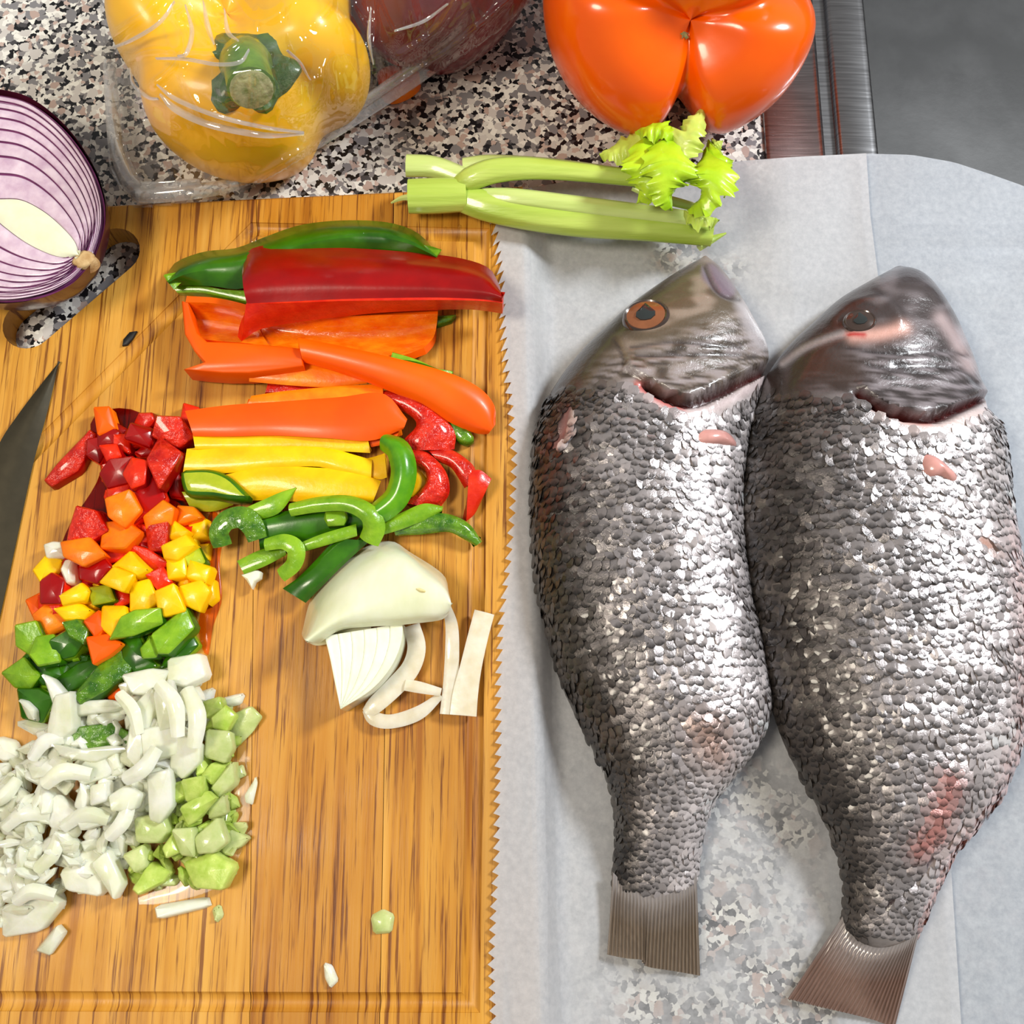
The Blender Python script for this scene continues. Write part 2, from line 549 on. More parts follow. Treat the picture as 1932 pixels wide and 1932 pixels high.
def m_paper(name, wet, c1=(196, 198, 202), c2=(216, 217, 220)):
    """parchment: part diffuse, part translucent; damp patches let more of the stone show"""
    m, nt, b = newmat(name)
    out = nt.nodes['Material Output']
    nt.nodes.remove(b)
    v = coords(nt, (1, 1, 1))
    fib = noise_tex(nt, v, 420, 4, 0.7)
    c = ramp(nt, fib, [(0.3, lin(c1)), (0.7, lin(c2))])
    df = nd(nt, 'ShaderNodeBsdfDiffuse')
    nt.links.new(c, df.inputs[0])
    tl = nd(nt, 'ShaderNodeBsdfTranslucent')
    nt.links.new(c, tl.inputs[0])
    m1 = nd(nt, 'ShaderNodeMixShader')
    m1.inputs[0].default_value = 0.3
    nt.links.new(df.outputs[0], m1.inputs[1])
    nt.links.new(tl.outputs[0], m1.inputs[2])
    tr = nd(nt, 'ShaderNodeBsdfTransparent')
    damp = ramp(nt, noise_tex(nt, v, 26, 5, 0.65, 0.4), [(0.36, (0.0,) * 3), (0.62, (wet,) * 3)])
    spots = None
    for sx, sy, rad in DAMP:
        vd = nd(nt, 'ShaderNodeVectorMath', operation='DISTANCE')
        gp = nt.nodes.new('ShaderNodeNewGeometry')
        nt.links.new(gp.outputs['Position'], vd.inputs[0])
        vd.inputs[1].default_value = P(sx, sy, 0.002)
        mr = nd(nt, 'ShaderNodeMapRange', interpolation_type='SMOOTHSTEP')
        mr.inputs['From Min'].default_value = rad * U
        mr.inputs['From Max'].default_value = rad * U * 0.35
        nt.links.new(vd.outputs['Value'], mr.inputs['Value'])
        if spots is None:
            spots = mr.outputs[0]
        else:
            mm = nd(nt, 'ShaderNodeMath', operation='MAXIMUM')
            nt.links.new(spots, mm.inputs[0])
            nt.links.new(mr.outputs[0], mm.inputs[1])
            spots = mm.outputs[0]
    mu = nd(nt, 'ShaderNodeMath', operation='MULTIPLY_ADD')
    nt.links.new(damp, mu.inputs[0])
    nt.links.new(spots, mu.inputs[1])
    mu.inputs[2].default_value = 0.11
    damp = mu.outputs[0]
    m2 = nd(nt, 'ShaderNodeMixShader')
    nt.links.new(damp, m2.inputs[0])
    nt.links.new(m1.outputs[0], m2.inputs[1])
    nt.links.new(tr.outputs[0], m2.inputs[2])
    gl = nd(nt, 'ShaderNodeBsdfGlossy', Roughness=0.42)
    lw = nd(nt, 'ShaderNodeLayerWeight', Blend=0.25)
    m3 = nd(nt, 'ShaderNodeMixShader')
    ml = nd(nt, 'ShaderNodeMath', operation='MULTIPLY')
    ml.inputs[1].default_value = 0.25
    nt.links.new(lw.outputs[0], ml.inputs[0])
    nt.links.new(ml.outputs[0], m3.inputs[0])
    nt.links.new(m2.outputs[0], m3.inputs[1])
    nt.links.new(gl.outputs[0], m3.inputs[2])
    bp = nd(nt, 'ShaderNodeBump', Strength=0.25, Distance=0.0008)
    nt.links.new(noise_tex(nt, v, 60, 5, 0.7), bp.inputs['Height'])
    nt.links.new(bp.outputs[0], df.inputs['Normal'])
    nt.links.new(bp.outputs[0], gl.inputs['Normal'])
    nt.links.new(m3.outputs[0], out.inputs[0])
    return m


def m_film(name, haze=0.05, gloss=0.35, tint=(1, 1, 1), rough=0.045):
    """thin clear plastic or water film: passes light straight through, with fresnel gloss"""
    m, nt, b = newmat(name)
    out = nt.nodes['Material Output']
    nt.nodes.remove(b)
    tr = nd(nt, 'ShaderNodeBsdfTransparent')
    tr.inputs[0].default_value = (*tint, 1)
    df = nd(nt, 'ShaderNodeBsdfDiffuse')
    df.inputs[0].default_value = (0.85, 0.85, 0.85, 1)
    m1 = nd(nt, 'ShaderNodeMixShader')
    m1.inputs[0].default_value = haze
    nt.links.new(tr.outputs[0], m1.inputs[1])
    nt.links.new(df.outputs[0], m1.inputs[2])
    gl = nd(nt, 'ShaderNodeBsdfGlossy', Roughness=rough)
    fr = nd(nt, 'ShaderNodeFresnel', IOR=1.5)
    ml = nd(nt, 'ShaderNodeMath', operation='MULTIPLY', use_clamp=True)
    ml.inputs[1].default_value = gloss * 3
    nt.links.new(fr.outputs[0], ml.inputs[0])
    m2 = nd(nt, 'ShaderNodeMixShader')
    mn = nd(nt, 'ShaderNodeMath', operation='MINIMUM')
    mn.inputs[1].default_value = 0.20
    nt.links.new(ml.outputs[0], mn.inputs[0])
    nt.links.new(mn.outputs[0], m2.inputs[0])
    nt.links.new(m1.outputs[0], m2.inputs[1])
    nt.links.new(gl.outputs[0], m2.inputs[2])
    nt.links.new(m2.outputs[0], out.inputs[0])
    return m


def m_vcol(name, rough=0.3, metal=0.0, coat=0.4, objcol=False, bscale=0, bstr=0.3, stretch=(1, 1, 1)):
    m, nt, b = newmat(name)
    if objcol:
        a = nt.nodes.new('ShaderNodeObjectInfo')
        e = nd(nt, 'ShaderNodeVertexColor', layer_name='Col')
        mx = nd(nt, 'ShaderNodeMix', data_type='RGBA', blend_type='MULTIPLY')
        mx.inputs[0].default_value = 1
        nt.links.new(a.outputs['Color'], mx.inputs[6])
        nt.links.new(e.outputs['Color'], mx.inputs[7])
        nt.links.new(mx.outputs[2], b.inputs['Base Color'])
    else:
        a = nd(nt, 'ShaderNodeVertexColor', layer_name='Col')
        nt.links.new(a.outputs['Color'], b.inputs['Base Color'])
    b.inputs['Roughness'].default_value = rough
    b.inputs['Metallic'].default_value = metal
    b.inputs['Coat Weight'].default_value = coat
    b.inputs['Coat Roughness'].default_value = 0.12
    if bscale:
        bump(nt, noise_tex(nt, coords(nt, stretch, rand=objcol), bscale, 4, 0.65), b, bstr, 0.0006 if name.startswith('fish_scale') else 0.001)
    return m


def plain(name, c, rough=0.4, metal=0.0, coat=0.0):
    m, nt, b = newmat(name)
    v = coords(nt)
    k = lin(c)
    nt.links.new(ramp(nt, noise_tex(nt, v, 200, 3), [(0.3, [x * 0.88 for x in k]), (0.7, [min(1, x * 1.1) for x in k])]), b.inputs['Base Color'])
    b.inputs['Roughness'].default_value = rough
    b.inputs['Metallic'].default_value = metal
    b.inputs['Coat Weight'].default_value = coat
    return m


M['granite'] = m_granite()
M['wood'] = m_wood()
M['steel'] = m_steel()
M['basin'] = m_basin()
M['paper'] = m_paper('parchment_paper', 0.62)
M['paper2'] = m_paper('parchment_paper_dry', 0.06, (182, 188, 197), (204, 209, 216))
M['film'] = m_film('clear_bag_film', 0.02, 0.62)
M['film_fold'] = m_film('fold_and_highlight_film', 0.20, 1.0)  # white haze: doubled film at the rim, painted highlight streaks on the creases
M['water'] = m_film('water_drop', 0.0, 0.3, rough=0.16)
M['juice'] = m_film('orange_juice_film', 0.0, 0.25, (1.0, 0.74, 0.42), 0.16)
M['redjuice'] = m_film('red_juice_film', 0.0, 0.25, (0.72, 0.26, 0.12), 0.16)
M['blade'] = plain('dark_blade_steel', (60, 55, 42), 0.55, 0.7)
M['handle'] = plain('black_handle', (22, 22, 22), 0.5)
M['fish_skin'] = m_vcol('fish_skin', 0.3, 0.0, 0.5, bscale=330, bstr=0.45)
M['scale_v'] = m_vcol('fish_scale', 0.22, 0.5, 0.4, bscale=1500, bstr=0.35)
M['scale_o'] = m_vcol('fish_scale_single', 0.22, 0.5, 0.4, objcol=True, bscale=2.2, bstr=0.35)
M['fin'] = m_vcol('fish_fin', 0.22, 0.15, 0.6)
M['iris'] = plain('bronze_iris', (150, 92, 58), 0.2, 0.3, 0.8)
M['iris_dark'] = plain('dark_iris', (66, 52, 46), 0.2, 0.2, 0.8)
M['pupil'] = plain('grey_pupil', (38, 44, 44), 0.12, 0.0, 1.0)
M['pink_flesh'] = plain('pink_flesh', (206, 150, 142), 0.25, 0.0, 0.7)


# ------------------------------------------------------------------ counter and sink
def build_counter():
    x0, x1, y0, y1 = -0.62, 0.75, -0.62, 0.62
    rail = P(1500, 300, 0)           # hole for the sink hidden under its rim
    hx, hy = rail.x + 0.006, P(1700, 480, 0).y
    hx1, hy1 = 0.68, 0.56
    xs, ys = [x0, hx, hx1, x1], [y0, hy, hy1, y1]
    V, f = [], []
    for zz in (0.0, -0.03):
        for y in ys:
            for x in xs:
                V.append((x, y, zz))
    for o in (0, 16):
        for j in range(3):
            for i in range(3):
                if i == 1 and j == 1:
                    continue
                f.append((o + j * 4 + i, o + j * 4 + i + 1, o + j * 4 + i + 5, o + j * 4 + i + 4))
    def wall(a, b):
        f.append((a, b, b + 16, a + 16))
    for a, b in ((0, 1), (1, 2), (2, 3), (3, 7), (7, 11), (11, 15), (15, 14), (14, 13), (13, 12), (12, 8), (8, 4), (4, 0), (5, 6), (6, 10), (10, 9), (9, 5)):
        wall(a, b)
    c = mk('countertop', V, f, M['granite'], smooth=False, loc=(0, 0, 0))
    tag(c, 'speckled black white and pink granite counter under everything', 'countertop')
    return hx, hy, hx1, hy1


HX, HY, HX1, HY1 = build_counter()


def build_sink():
    root = thing('sink', 'brushed stainless steel kitchen sink with stepped rim set in granite', 'sink', (0.40, 0.33, 0))
    # left rail: profile offsets measured across the rim (metres from its outer edge)
    A0, A1 = P(1436, 170, 0.002), P(1447, 290, 0.002)
    dirv = (A0 - A1).normalized()
    lean = math.atan2(dirv.x, dirv.y)

    def rr(x0, y0, x1, y1, r, z, n=8):
        pts = []
        for (cx, cy, a0) in ((x1 - r, y1 - r, 0), (x0 + r, y1 - r, 90), (x0 + r, y0 + r, 180), (x1 - r, y0 + r, 270)):
            for k in range(n + 1):
                a = math.radians(a0 + 90 * k / n)
                pts.append((cx + r * math.cos(a), cy + r * math.sin(a), z))
        return pts
    ox0 = P(1442, 240, 0.002).x
    oy0 = P(1700, 505, 0.002).y
    prof = [(0.0, 0.0004), (0.0004, 0.0016), (0.002, 0.0022), (0.0235, 0.0022), (0.0250, 0.0031), (0.0264, 0.0020), (0.0268, -0.001), (0.0324, -0.001), (0.0330, 0.0020), (0.0344, 0.0028), (0.0470, 0.0024), (0.0492, 0.0022), (0.0506, 0.0008), (0.0512, -0.004)]
    def ringset(pr, ex0=0.0):
        R = []
        for d, z in pr:
            R.append(rr(ox0 + d, oy0 + d * 0.42, 0.70 - d, 0.58 - d, max(0.02 - d * 0.2, 0.012), z))
        return R
    R = ringset(prof)
    n = len(R[0])

    def loft(name, R, mat, cap=False):
        V = [p for r in R for p in r]
        f = []
        for i in range(len(R) - 1):
            for k in range(n):
                f.append((i * n + k, i * n + (k + 1) % n, (i + 1) * n + (k + 1) % n, (i + 1) * n + k))
        if cap:
            f.append(tuple((len(R) - 1) * n + k for k in range(n)))
        return mk(name, V, f, mat, parent=root, sharp=50)
    loft('sink_rim', R, M['steel'])
    pr = [(0.0512, -0.004), (0.0525, -0.03), (0.055, -0.125), (0.060, -0.142), (0.070, -0.152), (0.09, -0.155)]
    loft('basin', ringset(pr), M['basin'], cap=True)
    return root


build_sink()


# ------------------------------------------------------------------ cutting board
def boolean_cut(ob, cutters):
    for c in cutters:
        md = ob.modifiers.new('cut', 'BOOLEAN')
        md.operation = 'DIFFERENCE'
        md.object = c
        md.solver = 'EXACT'
    bpy.context.view_layer.update()
    dg = bpy.context.evaluated_depsgraph_get()
    me = bpy.data.meshes.new_from_object(ob.evaluated_get(dg))
    ob.modifiers.clear()
    old = ob.data
    ob.data = me
    bpy.data.meshes.remove(old)
    me.polygons.foreach_set('use_smooth', [True] * len(me.polygons))
    me.set_sharp_from_angle(angle=math.radians(30))


def build_board():
    TL, TR = P(-130, 402, B), P(986, 349, B)
    BL, BR = P(-130, 2000, B), P(1022, 2000, B)
    root = thing('cutting_board', 'oiled golden wooden cutting board with handle slot and juice groove', 'cutting board', (-0.12, -0.05, 0))
    # groove cutter
    path = [P(x, y, B + 0.0012) for x, y in ((908, 441), (478, 430), (-72, 985), (-72, 1890), (888, 1893))]
    n = len(path)
    V, f = [], []
    S = 12
    for i in range(n):
        a, b, c = path[i - 1], path[i], path[(i + 1) % n]
        d1, d2 = (b - a).normalized(), (c - b).normalized()
        nrm = (d1.cross(Vector((0, 0, 1))) + d2.cross(Vector((0, 0, 1)))).normalized()
        k = 1 / max(0.3, nrm.dot(d1.cross(Vector((0, 0, 1)))))
        for s in range(S):
            an = 2 * math.pi * s / S
            V.append(b + nrm * (0.0037 * k * math.cos(an)) + Vector((0, 0, 0.0032 * math.sin(an))))
    for i in range(n):
        for s in range(S):
            f.append((i * S + s, i * S + (s + 1) % S, ((i + 1) % n) * S + (s + 1) % S, ((i + 1) % n) * S + s))
    g = mk('groove_cutter', V, f, M['wood'], loc=(0, 0, 0))
    # slot cutter
    a, b, r = P(216, 474, B), P(54, 612, B), 0.0108
    dv = (b - a).normalized()
    nv = Vector((-dv.y, dv.x, 0))
    ring = []
    for k in range(13):
        t = math.pi * k / 12
        ring.append(a + r * (math.cos(t) * nv - math.sin(t) * dv))
    for k in range(13):
        t = math.pi * k / 12
        ring.append(b + r * (-math.cos(t) * nv + math.sin(t) * dv))
    n = len(ring)
    V = [(p.x, p.y, -0.01) for p in ring] + [(p.x, p.y, 0.03) for p in ring]
    f = [tuple(range(n))[::-1], tuple(range(n, 2 * n))] + [(k, (k + 1) % n, n + (k + 1) % n, n + k) for k in range(n)]
    s = mk('slot_cutter', V, f, M['wood'], loc=(0, 0, 0))
    xs_t = [0, (482 + 130) / 1116, (742 + 130) / 1116, 1]
    xs_b = [0, (470 + 130) / 1152, (715 + 130) / 1152, 1]
    for k in range(3):
        gap0 = 0.00012 if k else 0
        gap1 = 0.00012 if k < 2 else 0
        q = [TL.lerp(TR, xs_t[k]) + Vector((gap0, 0, 0)), TL.lerp(TR, xs_t[k + 1]) - Vector((gap1, 0, 0)),
             BL.lerp(BR, xs_b[k + 1]) - Vector((gap1, 0, 0)), BL.lerp(BR, xs_b[k]) + Vector((gap0, 0, 0))]
        c = 0.0012
        # chamfered top edge
        top = [p.copy() for p in q]
        top[0].y -= c; top[1].y -= c; top[2].y += c; top[3].y += c
        if k == 0:
            top[0].x += c; top[3].x += c
        if k == 2:
            top[1].x -= c; top[2].x -= c
        V = [(p.x, p.y, 0.0003) for p in q] + [(p.x, p.y, B - c) for p in q] + [(p.x, p.y, B) for p in top]
        f = [(3, 2, 1, 0), (8, 9, 10, 11)]
        for i in range(4):
            j = (i + 1) % 4
            f += [(i, j, 4 + j, 4 + i), (4 + i, 4 + j, 8 + j, 8 + i)]
        o = mk('stave', V, f, M['wood'], parent=root, smooth=False)
        boolean_cut(o, [g, s])
        o.color = ((.95, .90, .74, 1), (.80, .68, .42, 1), (.96, .90, .72, 1))[k]
    for c in (g, s):
        bpy.data.objects.remove(c)
    return root


build_board()


# ------------------------------------------------------------------ parchment
LEDGE = [(928, 412), (936, 470), (946, 560), (948, 640), (953, 720), (962, 800), (970, 900), (966, 1000), (958, 1090), (945, 1180), (939, 1300), (940, 1400), (937, 1520), (936, 1620), (930, 1720), (926, 1820), (930, 1932), (930, 2060)]
TEDGE = [(928, 412), (960, 362), (1080, 340), (1200, 328), (1300, 314), (1380, 305), (1500, 296), (1640, 289), (1720, 291), (1800, 305), (1870, 328), (1932, 350), (2100, 425)]


def paper_z(px, py, lift=0.0):
    """paper height: on the board left of its edge, then down onto the counter"""
    edge = np.interp(py, [350, 2000], [986, 1022])
    t = np.clip((px - edge + 4) / 62.0, 0, 1)
    s = t * t * (3 - 2 * t)
    z = (B + 0.0009) * (1 - s) + 0.0016 * s
    for a, fx, fy, ph in ((0.00035, .021, .006, 0.3), (0.0003, -.009, .017, 1.7), (0.0002, .04, .013, 4.0)):
        z = z + a * (1 + np.sin(px * fx + py * fy + ph)) * s
    rim = np.clip((px - 1400) / 60, 0, 1) * np.clip((585 - py) / 50, 0, 1)
    return z + 0.0024 * rim + lift


def build_paper():
    ly = np.array(LEDGE, float)
    ty = np.array(TEDGE, float)
    nr = 152
    # sheet over the board edge, with the saw-toothed tear on its left
    nu = 64
    G = np.zeros((nr, nu, 3))
    for r in range(nr):
        v = r / (nr - 1)
        yl = 412 + (2060 - 412) * v
        xl = np.interp(yl, ly[:, 1], ly[:, 0])
        xr = np.interp(yl, [289, 520, 1600, 2060], [1626, 1642, 1790, 1822])
        for k in range(nu):
            u = k / (nu - 1)
            u = u ** 1.35
            x = xl + (xr - xl) * u
            if k == 0:
                x += -6 if r % 2 else 7
            else:
                x = xl + 13 + (xr - xl - 13) * ((k - 1) / (nu - 2)) ** 1.35
            yt = np.interp(x, ty[:, 0], ty[:, 1])
            y = yt + (2060 - yt) * v
            G[r, k] = (x, y, 0)
        G[r, :, 2] = paper_z(G[r, :, 0], G[r, :, 1], 0.0008)
        uu = (np.linspace(0, 1, nu) ** 1.35)
        G[r, :, 2] += 0.0016 * np.clip((uu - 0.93) / 0.07, 0, 1) ** 2
    W = PA(G)
    o = grid_sheet('parchment_sheet', W, M['paper'])
    tag(o, 'white parchment sheet with saw-toothed left edge lying over the board and counter', 'paper')
    # second sheet under it to the right
    nu, nr2 = 40, 60
    G = np.zeros((nr2, nu, 3))
    for r in range(nr2):
        v = r / (nr2 - 1)
        for k in range(nu):
            x = 1480 + (2120 - 1480) * k / (nu - 1) + 110 * v
            yt = np.interp(x, ty[:, 0], ty[:, 1]) - 0.0
            G[r, k] = (x, yt + 1 + (2070 - yt) * v, 0)
        G[r, :, 2] = paper_z(G[r, :, 0], G[r, :, 1]) - 0.0006
        ins = np.interp(G[r, :, 1], [289, 520, 1600, 2060], [1626, 1642, 1790, 1822])
    o = grid_sheet('parchment_sheet', PA(G), M['paper2'])
    tag(o, 'smooth dry parchment sheet at the right, tucked under the toothed sheet', 'paper')


def grid_sheet(name, W, mat):
    R, N = W.shape[:2]
    f = [(r * N + i, r * N + i + 1, (r + 1) * N + i + 1, (r + 1) * N + i) for r in range(R - 1) for i in range(N - 1)]
    return mk(name, W.reshape(-1, 3), f, mat, sharp=80)


build_paper()


# ------------------------------------------------------------------ fish
def dseg(px, py, pts):
    """distance of pixel arrays to a smooth polyline"""
    if len(pts) > 2:
        pts = [tuple(q) for q in cr(pts, 22)]
    d = np.full(px.shape, 1e9)
    for (x0, y0), (x1, y1) in zip(pts[:-1], pts[1:]):
        vx, vy = x1 - x0, y1 - y0
        t = np.clip(((px - x0) * vx + (py - y0) * vy) / (vx * vx + vy * vy), 0, 1)
        d = np.minimum(d, np.hypot(px - x0 - t * vx, py - y0 - t * vy))
    return d


def below(px, py, pts):
    """positive under the polyline (pts sorted by x)"""
    p = cr(pts, 40)
    return py - np.interp(px, p[:, 0], p[:, 1])


def mixc(a, b, t):
    return a * (1 - t[..., None]) + np.array(b) * t[..., None]


def sstep(x, a, b):
    t = np.clip((x - a) / (b - a), 0, 1)
    return t * t * (3 - 2 * t)


def nz(px, py, sx, sy, seed=0.0):
    o = np.empty(px.shape)
    fl = o.ravel()
    for i, (x, y) in enumerate(zip(px.ravel(), py.ravel())):
        fl[i] = noise.noise(Vector((x * sx, y * sy, seed)))
    return o


def build_fish(name, st, label, zb, spec):
    st = np.array(st, float)
    NL, NC = 230, 84
    L = cr(np.c_[st[:, 0], st[:, 1], st[:, 4]], NL)
    # pair the two sides by station, not by arc length
    k = np.linspace(0, len(st) - 1, NL)
    def smooth_interp(col):
        p = np.r_[2 * col[0] - col[1], col, 2 * col[-1] - col[-2]]
        i = np.clip(k.astype(int), 0, len(col) - 2)
        t = k - i
        a, b, c, d = p[i], p[i + 1], p[i + 2], p[i + 3]
        return 0.5 * (2 * b + (c - a) * t + (2 * a - 5 * b + 4 * c - d) * t ** 2 + (3 * b - a - 3 * c + d) * t ** 3)
    lx, ly, rx, ry, hh = [smooth_interp(st[:, j]) for j in range(5)]
    zbv = np.full(NL, zb) * np.clip(hh / 0.02, 0.35, 1)
    Lw = PA(np.c_[lx, ly, zbv])
    Rw = PA(np.c_[rx, ry, zbv])
    sv = np.sin(np.linspace(-1, 1, NC) * math.pi / 2)
    G = np.zeros((NL, NC, 3))
    for j, s in enumerate(sv):
        G[:, j] = Lw * (1 - s) / 2 + Rw * (1 + s) / 2
        G[:, j, 2] = zbv + np.maximum(hh, 0.001) * (1 - abs(s) ** 2.3) ** 0.62
    px = TOPX(G)
    X, Y = px[..., 0], px[..., 1]
    S = np.broadcast_to(sv[None, :], X.shape)
    dz = np.zeros_like(X)
    # base albedo: dark back, silver flank, pale belly
    back = np.array(lin((64, 58, 54)))
    C = np.broadcast_to(back, X.shape + (3,)).copy()
    C = mixc(C, lin((142, 136, 136)), sstep(S, -0.85, -0.1))
    C = mixc(C, lin((190, 182, 182)), sstep(S, -0.1, 0.6))
    C, dz, scale_mask = spec(X, Y, S, C, dz)
    dz += .0008 * nz(X, Y, .012, .018, 3.0)
    G[..., 2] += dz
    # underside
    NB = 9
    Bt = np.zeros((NL, NB, 3))
    for j in range(NB):
        s = math.cos(math.pi * (j + 1) / (NB + 1))
        Bt[:, j] = Lw * (1 - s) / 2 + Rw * (1 + s) / 2
        Bt[:, j, 2] = zbv - (zbv - 0.0052) * (1 - abs(s) ** 3.0) ** 0.5
    full = np.concatenate([G, Bt], 1)
    NT = NC + NB
    V = full.reshape(-1, 3)
    f = []
    for i in range(NL - 1):
        for j in range(NT):
            j2 = (j + 1) % NT
            f.append((i * NT + j, i * NT + j2, (i + 1) * NT + j2, (i + 1) * NT + j))
    f.append(tuple(range(NT)))
    f.append(tuple((NL - 1) * NT + j for j in range(NT)))
    root = thing(name, label, 'fish', tuple(P(st[10, 0] * .5 + st[10, 2] * .5, 1050, 0.003)))
    body = mk('body', V, f, M['fish_skin'], parent=root, sharp=70)
    cc = np.concatenate([C, np.broadcast_to(np.array(lin((150, 140, 140))), (NL, NB, 3))], 1).reshape(-1, 3)
    at = body.data.color_attributes.new('Col', 'FLOAT_COLOR', 'POINT')
    at.data.foreach_set('color', np.c_[cc, np.ones(len(cc))].ravel().astype(np.float32))
    # ---------------- scales
    du = np.gradient(G, axis=0)
    dv = np.gradient(G, axis=1)
    N = np.cross(du, dv)
    N /= np.linalg.norm(N, axis=-1, keepdims=True) + 1e-12
    if N[NL // 2, NC // 2, 2] < 0:
        N = -N
    T = du / (np.linalg.norm(du, axis=-1, keepdims=True) + 1e-12)
    rng = random.Random(11)
    mid = G[:, NC // 2]
    arc = np.r_[0, np.cumsum(np.linalg.norm(np.diff(mid, axis=0), axis=1))]
    ang = [(-.58, -.32), (-.58, .32), (-.12, .51), (.20, .46), (.44, .26), (.56, 0), (.44, -.26), (.20, -.46), (-.12, -.51)]
    items = []
    row = 0
    a = 0.0
    while a < arc[-1]:
        fi = np.interp(a, arc, np.arange(NL))
        i = int(min(fi, NL - 2))
        seg = np.linalg.norm(np.diff(G[i], axis=0), axis=1)
        ac = np.r_[0, np.cumsum(seg)]
        wd = ac[-1]
        size = 0.0036 * (0.72 + 0.28 * min(1, wd / 0.09))
        b = (0.5 if row % 2 else 0.0) * size
        while b < wd:
            fj = np.interp(b, ac, np.arange(NC))
            j = int(min(fj, NC - 2))
            off = size * 1.3 * noise.noise(Vector((b * 90, a * 60, 4.0)))
            if scale_mask[i, j] > rng.random() * 0.6 + 0.2 and 2 < j < NC - 3:
                t = fj - j
                pos = G[i, j] * (1 - t) + G[i, j + 1] * t + T[i, j] * (off + size * rng.uniform(-.14, .14))
                items.append((pos, N[i, j], T[i, j], size * rng.uniform(1.08, 1.36), C[i, j], S[i, j], i))
            b += size * 0.98 * rng.uniform(.88, 1.12)
        a += size * 0.66
        row += 1
    tv = [(x, y, 0.075 * (1 - (x * x + y * y) / 0.38) - (0.03 if x > .5 else 0)) for x, y in ang] + [(0.0, 0, 0.095)]
    tf = [(k, (k + 1) % 9, 9) for k in range(9)]
    me_s = bpy.data.meshes.new('scale')
    me_s.from_pydata(tv, [], tf)
    me_s.polygons.foreach_set('use_smooth', [True] * 9)
    me_s.materials.append(M['scale_o'])
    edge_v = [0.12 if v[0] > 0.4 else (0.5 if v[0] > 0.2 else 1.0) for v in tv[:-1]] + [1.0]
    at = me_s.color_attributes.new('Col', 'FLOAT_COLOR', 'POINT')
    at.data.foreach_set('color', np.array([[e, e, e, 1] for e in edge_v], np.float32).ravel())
    # the 300 that show largest: broad flank, nearest the lens
    order = sorted(range(len(items)), key=lambda q: -(items[q][3] * items[q][1][2] ** 2) - 0.0004 * math.exp(-((items[q][6] / NL - 0.45) / 0.2) ** 2))
    single = set(order[:300])
    SV, SF, SCOL = [], [], []
    org = Vector(ORG[root.name])
    for q, (pos, nn, tt, sz, c, s, i) in enumerate(items):
        n_ = Vector(nn)
        t_ = (Vector(tt) - n_ * n_.dot(Vector(tt))).normalized()
        b_ = n_.cross(t_)
        R = Matrix((t_, b_, n_)).transposed()
        tilt = Matrix.Rotation(math.radians(rng.gauss(-8, 6)), 3, 'Y') @ Matrix.Rotation(math.radians(rng.gauss(0, 8)), 3, 'X') @ Matrix.Rotation(rng.gauss(0, .22), 3, 'Z')
        Rm = R @ tilt
        vr = rng.uniform(0.8, 1.2) * (0.95 + 0.5 * noise.noise(Vector(pos) * 60))
        col = [min(.85, x * vr * 1.35) for x in c]
        p = Vector(pos) + n_ * 0.00042
        if q in single:
            o = bpy.data.objects.new('scale', me_s)
            COL.objects.link(o)
            o.parent = root
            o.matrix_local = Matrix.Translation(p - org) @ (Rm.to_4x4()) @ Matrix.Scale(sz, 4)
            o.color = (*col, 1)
        else:
            k0 = len(SV)
            for v in tv:
                SV.append(p + Rm @ (Vector(v) * sz))
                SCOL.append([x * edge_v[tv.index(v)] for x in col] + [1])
            SF += [(k0 + x, k0 + y, k0 + z) for x, y, z in tf]
    me = bpy.data.meshes.new('small_scales')
    me.from_pydata([tuple(v - org) for v in SV], [], SF)
    me.polygons.foreach_set('use_smooth', [True] * len(SF))
    me.materials.append(M['scale_v'])
    at = me.color_attributes.new('Col', 'FLOAT_COLOR', 'POINT')
    at.data.foreach_set('color', np.array(SCOL, np.float32).ravel())
    o = bpy.data.objects.new('small_scales', me)
    COL.objects.link(o)
    o.parent = root
    o['kind'] = 'stuff'
    bv = BVHTree.FromPolygons([tuple(v) for v in G.reshape(-1, 3)], [(i * NC + j, i * NC + j + 1, (i + 1) * NC + j + 1, (i + 1) * NC + j) for i in range(NL - 1) for j in range(NC - 1)])

    def surf(x, y):
        d = (P(x, y, 0) - CAM).normalized()
        h = bv.ray_cast(CAM, d)
        return (h[0], h[1] if h[1].z > 0 else -h[1]) if h[0] else (P(x, y, zb), Vector((0, 0, 1)))
    return root, surf


def paint_on(name, poly, surf, mats, root, h=0.001, parent=None, n=24, bulge=0.001, sink=0.001):
    """a fleshy patch that lies on the fish, following its surface"""
    p = cr(np.array(poly, float), n, closed=True)
    c = p.mean(0)
    V, f = [], []
    K = 4
    for k in range(K):
        for q in p:
            xy = c + (q - c) * (1 - k / K)
            pos, nn = surf(*xy)
            tk = k / K
            V.append(tuple(pos + nn * (-sink + (h + sink) * min(1, k * 0.6) + bulge * (tk ** 0.7))))
    pos, nn = surf(*c)
    V.append(tuple(pos + nn * (h + bulge)))
    for k in range(K - 1):
        for i in range(n):
            j = (i + 1) % n
            f.append((k * n + i, k * n + j, (k + 1) * n + j, (k + 1) * n + i))
    for i in range(n):
        f.append(((K - 1) * n + i, (K - 1) * n + (i + 1) % n, K * n))
    return mk(name, V, f, mats, parent=parent or root, sharp=60)


